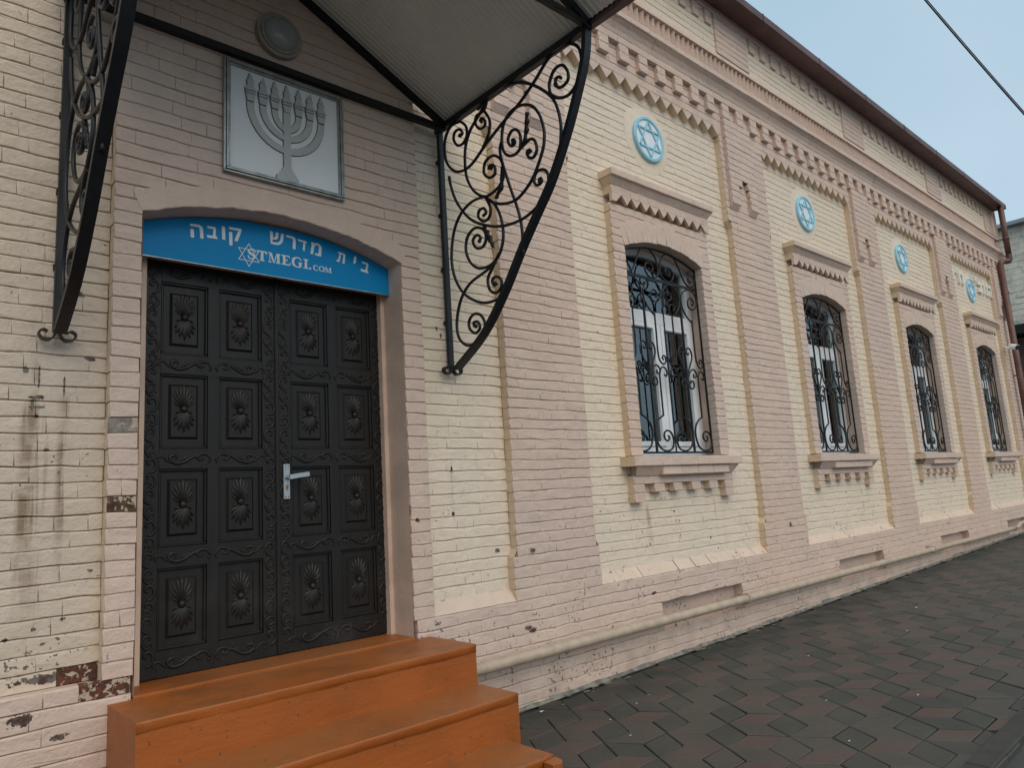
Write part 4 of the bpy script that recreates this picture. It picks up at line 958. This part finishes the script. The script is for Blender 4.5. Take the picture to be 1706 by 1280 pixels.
def leaf(P,w_):
    P=crom([(X0,a,b) for a,b in P],6); n_=len(P); prev=None
    for i,p in enumerate(P):
        t=(P[min(i+1,n_-1)]-P[max(i-1,0)]).normalized(); q=t.cross(Vector((1,0,0)))
        u=i/(n_-1); hw=w_*(math.sin(math.pi*min(1,u*.85+.15))**.7)*(1+.35*math.sin(u*26)); 
        cur=mb.pts([p+q*hw+Vector((.010,0,0)),p+Vector((-.008,0,0)),p-q*hw+Vector((.012,0,0)),p+Vector((.016,0,0))])
        if prev is not None:
            for a,b in ((0,1),(1,2),(2,3),(3,0)): mb.face((prev+a,prev+b,cur+b,cur+a),0,True)
        prev=cur
leaf([(-.857,3.77),(-.849,3.72),(-.84,3.665),(-.825,3.61),(-.795,3.555)],.022)
leaf([(-.600,3.51),(-.590,3.45),(-.578,3.39),(-.53,3.335),(-.515,3.325)],.022)
leaf([(-.385,3.175),(-.405,3.13),(-.430,3.085),(-.455,3.03),(-.475,3.0)],.022)
mb.build('scrollwork',[IRON],brk)
copy_part(brk,cn,(CL-CR,0,0))

# ------------------------------------------------------------------ star medallions
def medallion(cx,cz,label):
    t=thing('star_medallion',(cx,.07,cz),label,'medallion','star medallions above the windows')
    return t
stars=[(5.505,4.765),(8.735,4.745),(11.92,4.735),(15.33,4.735)]
Ls=['light blue star medallion above the nearest window, largest in view','light blue star medallion above the second window from the door','light blue star medallion above the third window from the door','light blue star medallion between raised Hebrew letters above the farthest window']
m0=medallion(*stars[0],Ls[0]); cx,cz=stars[0]; rr=.232
mb=MB(); n_=40
def ringp(r_): return [(cx+r_*math.cos(2*math.pi*i/n_),cz+r_*math.sin(2*math.pi*i/n_)) for i in range(n_)]
A=ringp(rr); 
prof=[(rr,.07),(rr,.040),(rr-.007,.032),(rr-.03,.031),(rr-.038,.037),(rr-.040,.043)]
for q in range(len(prof)-1):
    a,b=ringp(prof[q][0]),ringp(prof[q+1][0]); ba=mb.pts([(p[0],prof[q][1],p[1]) for p in a]+[(p[0],prof[q+1][1],p[1]) for p in b])
    for i in range(n_): mb.face((ba+i,ba+(i+1)%n_,ba+n_+(i+1)%n_,ba+n_+i),0,False)
mb.build('rim',[LTBLUE],m0)
mb=MB(); b=mb.pts([(p[0],.042,p[1]) for p in ringp(rr-.036)]); mb.face([b+i for i in range(n_)]); mb.build('disc',[PALEBL],m0)
mb=MB()
for fl in (0,1):
    P=[(cx+.187*math.sin(2*math.pi*i/3+fl*math.pi),cz+.187*math.cos(2*math.pi*i/3+fl*math.pi)) for i in range(3)]
    for i in range(3):
        a,b=P[i],P[(i+1)%3]; mb.sweep([(a[0],.037-fl*.001,a[1]),(b[0],.037-fl*.001,b[1])],(0,1,0),.012,.018)
mb.build('star',[LTBLUE],m0)
for (x_,z_),lb in zip(stars[1:],Ls[1:]):
    c=m0.copy(); COL.objects.link(c); c.location=(x_,.07,z_); c['label']=lb
    for ch in list(m0.children):
        d=ch.copy(); COL.objects.link(d); d.parent=c
# smooth rendered collars behind the medallions
for i,(x_,z_) in enumerate(stars):
    mb=MB(); q=[]; 
    for j in range(36):
        a=2*math.pi*j/36; r_=.335+.02*hsh(j,i)+.01*math.sin(3*a)
        q.append((x_+r_*math.cos(a),z_+r_*math.sin(a)))
    b1=mb.pts([(p[0],.0695,p[1]) for p in q]); b2=mb.pts([(x_+(p[0]-x_)*.9,.0635,z_+(p[1]-z_)*.9) for p in q])
    for j in range(36): mb.face((b1+j,b1+(j+1)%36,b2+(j+1)%36,b2+j),0,True)
    mb.face([b2+j for j in range(36)],0,True); mb.build('plaster_collar',[CREAM],bld)

# ------------------------------------------------------------------ raised letters by the last medallion
def letter(name,label,rects):
    xs=[r_[0] for r_ in rects]
    mb=MB()
    for (a,b,c,d) in rects: mb.box(a-.006,b+.006,.028,.071,c-.004,d+.004,0,.004)
    o=mb.build(name,[STONEL]); return tag(o,label,'letter','raised letters on the last bay')
letter('hebrew_letter','raised cream yod at the left end of the letters by the last medallion',[(14.24,14.40,4.93,5.0),(14.34,14.40,4.79,4.93)])
letter('hebrew_mark','left tick of the raised double mark after yod on the last bay',[(14.47,14.505,4.93,5.01)])
letter('hebrew_mark','right tick of the raised double mark before het on the last bay',[(14.56,14.595,4.93,5.01)])
letter('hebrew_letter','raised cream het just left of the last blue medallion',[(14.68,14.94,4.945,5.01),(14.68,14.745,4.78,4.945),(14.875,14.94,4.78,4.945)])
letter('hebrew_mark','small raised cream apostrophe just right of the last blue medallion',[(15.66,15.70,4.96,5.05)])
letter('hebrew_letter','raised cream square kaf right of the last medallion, open to the left',[(15.80,16.02,4.92,4.99),(15.955,16.02,4.845,4.92),(15.80,16.02,4.775,4.845)])
letter('hebrew_letter','raised cream vav beside the kaf on the last bay',[(16.10,16.20,4.94,5.01),(16.15,16.20,4.775,4.94)])
letter('hebrew_letter','raised cream vav beside the final he on the last bay',[(16.29,16.385,4.94,5.01),(16.335,16.385,4.775,4.94)])
letter('hebrew_letter','raised cream he at the right end of the letters on the last bay',[(16.45,16.665,4.945,5.01),(16.61,16.665,4.775,4.945),(16.45,16.50,4.775,4.89)])

# ------------------------------------------------------------------ entrance steps
GZ=lambda x:.0165*(x-3.4)
st=thing('entrance_steps',(1.76,-.4,-.02),'orange brown painted entrance steps with worn treads below the dark door','steps')
def stepblock(x0,x1,y0,y1,zt,name,bits=None):
    mb=MB(); n_=26
    # nosing slab with slightly wavy worn front edge over a riser block
    def wav(x,s): return nz1(x,3,s)*.0035
    xs=[x0+(x1-x0)*i/n_ for i in range(n_+1)]
    rows=[]
    for x in xs:
        e=wav(x,int(zt*100)); e2=wav(x+.7,int(zt*77)); 
        if bits: e+=bits(x)
        rows.append([(x,y1,zt-.001),(x,y0+.005+e,zt+e2*.3),(x,y0+.001+e,zt-.003+e2*.3),(x,y0+e,zt-.010),(x,y0+e+.001,zt-.042+e2),(x,y0+.0045,zt-.0445+e2),(x,y0+.005,-.3)])
    b=mb.pts([p for r_ in rows for p in r_]); m_=7
    for i in range(n_):
        for j in range(m_-1): mb.face((b+i*m_+j,b+i*m_+j+1,b+(i+1)*m_+j+1,b+(i+1)*m_+j),0,0<j<4)
    for i,flip in ((0,0),(n_,1)):
        q=b+i*m_; x=xs[i]; e=mb.pts([(x,y1,-.3)])
        f=[q+j for j in range(m_)]+[e]; mb.face(f if flip else f[::-1])
    return mb.build(name,[STEP],st)
stepblock(.885,2.655,-.45,.02,.595,'step')
stepblock(.885,2.645,-.80,-.40,.385,'step')
stepblock(.885,2.545,-1.14,-.74,.178,'step')
mb=MB(); mb.box(DC-DW+.0,DC+DW-.0,.0,.30,.50,.606,0,.004); mb.build('threshold',[STEP],st)
mb=MB()
b=mb.pts([(2.47,-1.150,.165),(2.549,-1.146,.168),(2.556,-1.185,.160),(2.525,-1.215,.157),(2.475,-1.205,.160),(2.47,-1.150,-.1),(2.549,-1.146,-.1),(2.56,-1.185,-.1),(2.53,-1.22,-.1),(2.475,-1.21,-.1)])
mb.face((b,b+4,b+3,b+2,b+1)); [mb.face((b+i,b+(i+1)%5,b+5+(i+1)%5,b+5+i)) for i in range(5)]
mb.build('broken_corner',[STEP],st)

# ------------------------------------------------------------------ gas pipe along the plinth
gp=thing('wall_pipe',(9,-.08,.35),'cream painted pipe running low along the plinth','pipe')
mb=MB(); mb.tube([(2.0+i*.5,-.088,.352+.0012*math.sin(i*1.7)) for i in range(27)],.038,14)
mb.tube([(15.0,-.088,.352),(15.15,-.088,.352),(15.22,-.088,.352),(15.40,-.088,.40),(15.46,-.088,.405)]+[(15.9+.4*i,-.088,.405) for i in range(5)],.036,12)
mb.build('pipe_run',[PIPEP],gp)
for x_ in (6.15,11.0,15.0):
    mb=MB(); mb.tube([(x_-.016,-.088,.352),(x_+.016,-.088,.352)],.050,14); mb.box(x_-.012,x_+.012,-.07,.005,.30,.325); mb.box(x_-.012,x_+.012,-.05,.0,.325,.40); mb.build('pipe_clamp',[PIPEP],gp)

# ------------------------------------------------------------------ rain pipe at the far corner
dp=thing('rain_pipe',(17.2,-.15,.3),'rust brown rain pipe with elbow at the far building corner','pipe')
mb=MB(); mb.tube([(17.22,-.24,6.80),(17.22,-.24,5.66)],.055,12); mb.tube([tuple(v) for v in crom([(17.22,-.24,5.70),(17.22,-.24,5.62),(17.20,-.22,5.575),(17.10,-.15,5.56),(17.04,-.115,5.52),(17.03,-.11,5.40)],4)],.058,12)
mb.tube([(17.03,-.11,5.45),(17.03,-.11,.35)],.058,12); mb.build('pipe_run',[RUST],dp)
for z_ in (6.05,4.9,3.2,1.6):
    yy=-.24 if z_>5.6 else -.11; xq=.18 if z_>5.6 else 0
    mb=MB(); mb.tube([(17.04+xq,yy,z_-.02),(17.04+xq,yy,z_+.02)],.064,12); mb.box(17.03+xq,17.05+xq,yy+.06,.0,z_-.01,z_+.01); mb.build('pipe_clamp',[RUST],dp)
# security camera
scm=thing('security_camera',(16.5,-.15,3.73),'small white security camera on the far pilaster beside the rain pipe','camera')
mb=MB(); mb.tube([(16.72,-.02,3.74),(16.62,-.09,3.72)],.02,8); mb.build('arm',[WHITE],scm)
mb=MB(); mb.tube([(16.74,-.10,3.76),(16.62,-.24,3.70)],.055,12); mb.build('body',[WHITE],scm)
mb=MB(); mb.tube([(16.622,-.238,3.70),(16.612,-.25,3.694)],.046,12); mb.build('lens',[DARK],scm)

# ------------------------------------------------------------------ overhead cables
for k,(dy,dz,r_,lb) in enumerate(((0,0,.009,'dark overhead cable crossing the sky, thicker of the close pair'),(-.022,-.010,.006,'dark overhead cable crossing the sky, thinner of the close pair'))):
    A=Vector((9.54,-1.43+dy,7.24+dz)); B=Vector((10.56,-2.03+dy,5.75+dz)); d=(B-A)
    mb=MB(); P=[]
    for i in range(41):
        t=-2.2+i*.12; p=A+d*t; p.z += .10*(t-0)*(t-1)*.5; P.append(p)
    mb.tube(P,r_,6); o=mb.build('overhead_cable',[IRON]); tag(o,lb,'cable','overhead cables')

# ------------------------------------------------------------------ neighbouring block building
nb=thing('block_building',(30,0,0),'grey concrete block building beyond the far corner with dark canopy','building')
T=MB(); random.seed(3); 
tmp=MB(); bricks(tmp,-3.5,6.5,5.9,9.3,0,None,seed=200,hh=.20)
# rotate the wall to face down the street (-X)
blk=MB(); blk.f=tmp.f; blk.m=tmp.m; blk.sm=tmp.sm; blk.v=[(28+v[1]*5,-v[0]+1.0,v[2]) for v in tmp.v]
blk.f=[tuple(reversed(f)) for f in blk.f]
mb2=blk; mb2.build('wall',[BLOCK],nb)
mb=MB(); mb.box(28.12,36,-5.5,4.6,-.5,9.3); mb.build('core',[BLOCK],nb)
mb=MB(); mb.box(27.7,36.2,-5.7,4.8,9.3,9.42); mb.prism([(27.7,9.42),(36.2,9.42),(32,10.6)],'y',-5.7,4.8) ; mb.build('roof',[GREYM],nb)
mb=MB(); mb.box(26.9,28.0,-5.5,4.5,5.55,5.85); mb.build('canopy',[DARK],nb)
mb=MB(); mb.box(27.85,28.0,.2,4.4,.2,5.5); 
for i in range(20): mb.box(27.83,27.85,.25+i*.21,.27+i*.21,.2,5.5)
mb.build('gate',[RUST],nb)

# ------------------------------------------------------------------ ground and paving
def groundmat():
    k=N('ground_asphalt'); k.col(k.mix(k.noise(8,6,.7),(.045,.045,.043),(.075,.072,.068))); k.rough(.85); k.bump(k.noise(60,4),.004,1); return k.m
def slab(name,a,b,moss=.3):
    k=N(name); x,y,z=k.xyz()
    c=k.mix(k.ramp(k.noise(1.3,4),.35,.65),a,b); c=k.mix(k.math('MULTIPLY',k.ramp(k.noise(30,5,.7),.4,.8),.5),c,tuple(v*1.7 for v in a))
    near=k.ramp(y,-.75,-.05); c=k.mix(k.math('MULTIPLY',near,k.ramp(k.noise(4,4),.3,.6)),c,(.020,.026,.021))
    pat=k.ramp(k.noise(2.2,5,.6),.48,.66); c=k.mix(k.math('MULTIPLY',pat,.35),c,(.075,.070,.058))
    k.col(c); k.rough(k.math('ADD',k.math('MULTIPLY',k.noise(3,4),.35),.42)); k.bump(k.noise(90,4,.65),.0025,1); return k.m
GR=groundmat(); TG=slab('grey_slab',(.038,.041,.034),(.051,.051,.041)); TM=slab('mid_grey_slab',(.056,.051,.041),(.071,.062,.049)); TR=slab('reddish_slab',(.075,.048,.040),(.086,.061,.049))
mb=MB(); mb.quad([(-400,-400,GZ(-400)*.0-.30),(400,-400,-.30),(400,400,-.30),(-400,400,-.30)]) if False else None
def gz2(x): return GZ(max(-6,min(40,x)))
xs=[-600,-6,40,600]; ys=[-600,600]
b=mb.pts([(x,y,gz2(x)-.03) for x in xs for y in ys])
for i in range(3): mb.face((b+i*2,b+i*2+2,b+i*2+3,b+i*2+1))
tag(mb.build('ground',[GR]),kind='structure')
mb=MB(); s_=.222; a_=Vector((s_,0)); b_=Vector((s_*.5,s_*.866)); c_=Vector((-s_*.5,s_*.866))
t1=a_+b_; t2=b_+c_; O=Vector((3.345,-.648))
random.seed(5)
def rh(o,e,f,mi):
    P=[o,o+e,o+e+f,o+f]; cen=(P[0]+P[2])/2
    if cen.x<-4 or cen.x>27 or cen.y>.02 or cen.y<-2.56: return
    if cen.x<2.5 and cen.y>-1.0 and cen.x>1.0: return
    g=.0022 if random.random()<.7 else .0045; dz=random.uniform(-.0025,.0025); tx=random.uniform(-.0035,.0035); ty=random.uniform(-.0035,.0035)
    def z(p): return GZ(p.x)+dz+(p.x-cen.x)*tx+(p.y-cen.y)*ty
    def ins(p,d):
        v=(cen-p); return p+v.normalized()*d
    L0=[ins(p,g*1.6) for p in P]; L1=[ins(p,g*1.6+.006) for p in P]
    b0=mb.pts([(p.x,p.y,z(p)-.03) for p in L0]); b1=mb.pts([(p.x,p.y,z(p)-.004) for p in L0]); b2=mb.pts([(p.x,p.y,z(p)) for p in L1])
    ar=(L0[1]-L0[0]).x*(L0[2]-L0[1]).y-(L0[1]-L0[0]).y*(L0[2]-L0[1]).x
    for i in range(4):
        j=(i+1)%4; 
        for (u,v) in ((b0,b1),(b1,b2)): mb.face((u+i,u+j,v+j,v+i) if ar>0 else (u+j,u+i,v+i,v+j),mi)
    q=[b2,b2+1,b2+2,b2+3]; mb.face(q if ar>0 else q[::-1],mi)
for i in range(-60,90):
    for j in range(-70,70):
        o=O+t1*i+t2*j
        if o.x<-4.5 or o.x>27.5 or o.y<-3.0 or o.y>.5: continue
        rh(o,a_,c_,2 if random.random()<.8 else 1); rh(o,c_,-b_,1 if random.random()<.85 else 0); rh(o,-b_,a_,0 if random.random()<.85 else 1)
tag(mb.build('paving',[TG,TM,TR]),kind='structure')
JD=simple('joint_dirt',(.028,.027,.024),.95,0,.3,10,.002)
mb=MB(); b=mb.pts([(-4,-2.44,GZ(-4)-.012),(27,-2.44,GZ(27)-.012),(27,.2,GZ(27)-.012),(-4,.2,GZ(-4)-.012)]); mb.face((b,b+1,b+2,b+3)); tag(mb.build('paving_bed',[JD]),kind='structure')
KB=simple('kerb_stone',(.050,.048,.042),.85,0,.25,8,.003)
mb=MB(); x_=-4
while x_<27: mb.box(x_,x_+.992,-2.56,-2.445,-.2,0.0,0,.008); x_+=1.0
for i,v in enumerate(mb.v):
    mb.v[i]=(v[0],v[1],v[2]+GZ(v[0])+.014)
tag(mb.build('kerb',[KB]),kind='structure')
# pale lime drips and mortar crumbs where wall meets paving
random.seed(11)
mb=MB()
for i in range(70):
    x_=random.uniform(2.9,17); y_=-abs(random.gauss(0,.05))-.02; r_=random.uniform(.006,.03)*(1 if random.random()<.8 else 1.8); z_=GZ(x_)+.0035
    n_=7; b=mb.pts([(x_+r_*1.8*(.6+.6*hsh(i,j))*math.cos(2*math.pi*j/n_),y_+r_*(.5+.6*hsh(j,i))*math.sin(2*math.pi*j/n_),z_+random.uniform(0,.002)) for j in range(n_)]); mb.face([b+j for j in range(n_)])
b=None
for i in range(300):
    x_=2.64+i*.05; z_=GZ(x_); d_=.022+.012*nz1(x_*.6,3,77)+.006*nz1(x_*2,5,78); h_=.020+.008*nz1(x_*.8,9,79)
    q=mb.pts([(x_,.006,z_+h_+.006),(x_,-.006,z_+h_),(x_,-d_*.6,z_+.009),(x_,-d_,z_+.002)])
    if b is not None:
        for j in range(3): mb.face((b+j,b+j+1,q+j+1,q+j),0,True)
    b=q
LIME=simple('lime_spill',(.24,.235,.20),.85,0,.55,14,.004)
tag(mb.build('lime_spill',[LIME]),kind='stuff')
mb=MB()
for (x_,y_,r_) in ((3.42,-.14,.018),(3.9,-.55,.010),(3.55,-.62,.008),(4.1,-.5,.007),(3.4,-.9,.009),(5.6,-.9,.012),(6.8,-1.2,.012),(4.6,-1.5,.009),(5.0,-1.9,.010),(4.0,-1.9,.009),(7.9,-.9,.02)):
    b=mb.pts([(x_-r_,y_-r_*.6,GZ(x_)+.004),(x_+r_,y_-r_*.4,GZ(x_)+.007),(x_+r_*.8,y_+r_*.7,GZ(x_)+.004),(x_-r_*.7,y_+r_*.5,GZ(x_)+.006)]); mb.face((b,b+1,b+2,b+3))
tag(mb.build('paper_scraps',[LETTER]),kind='stuff')
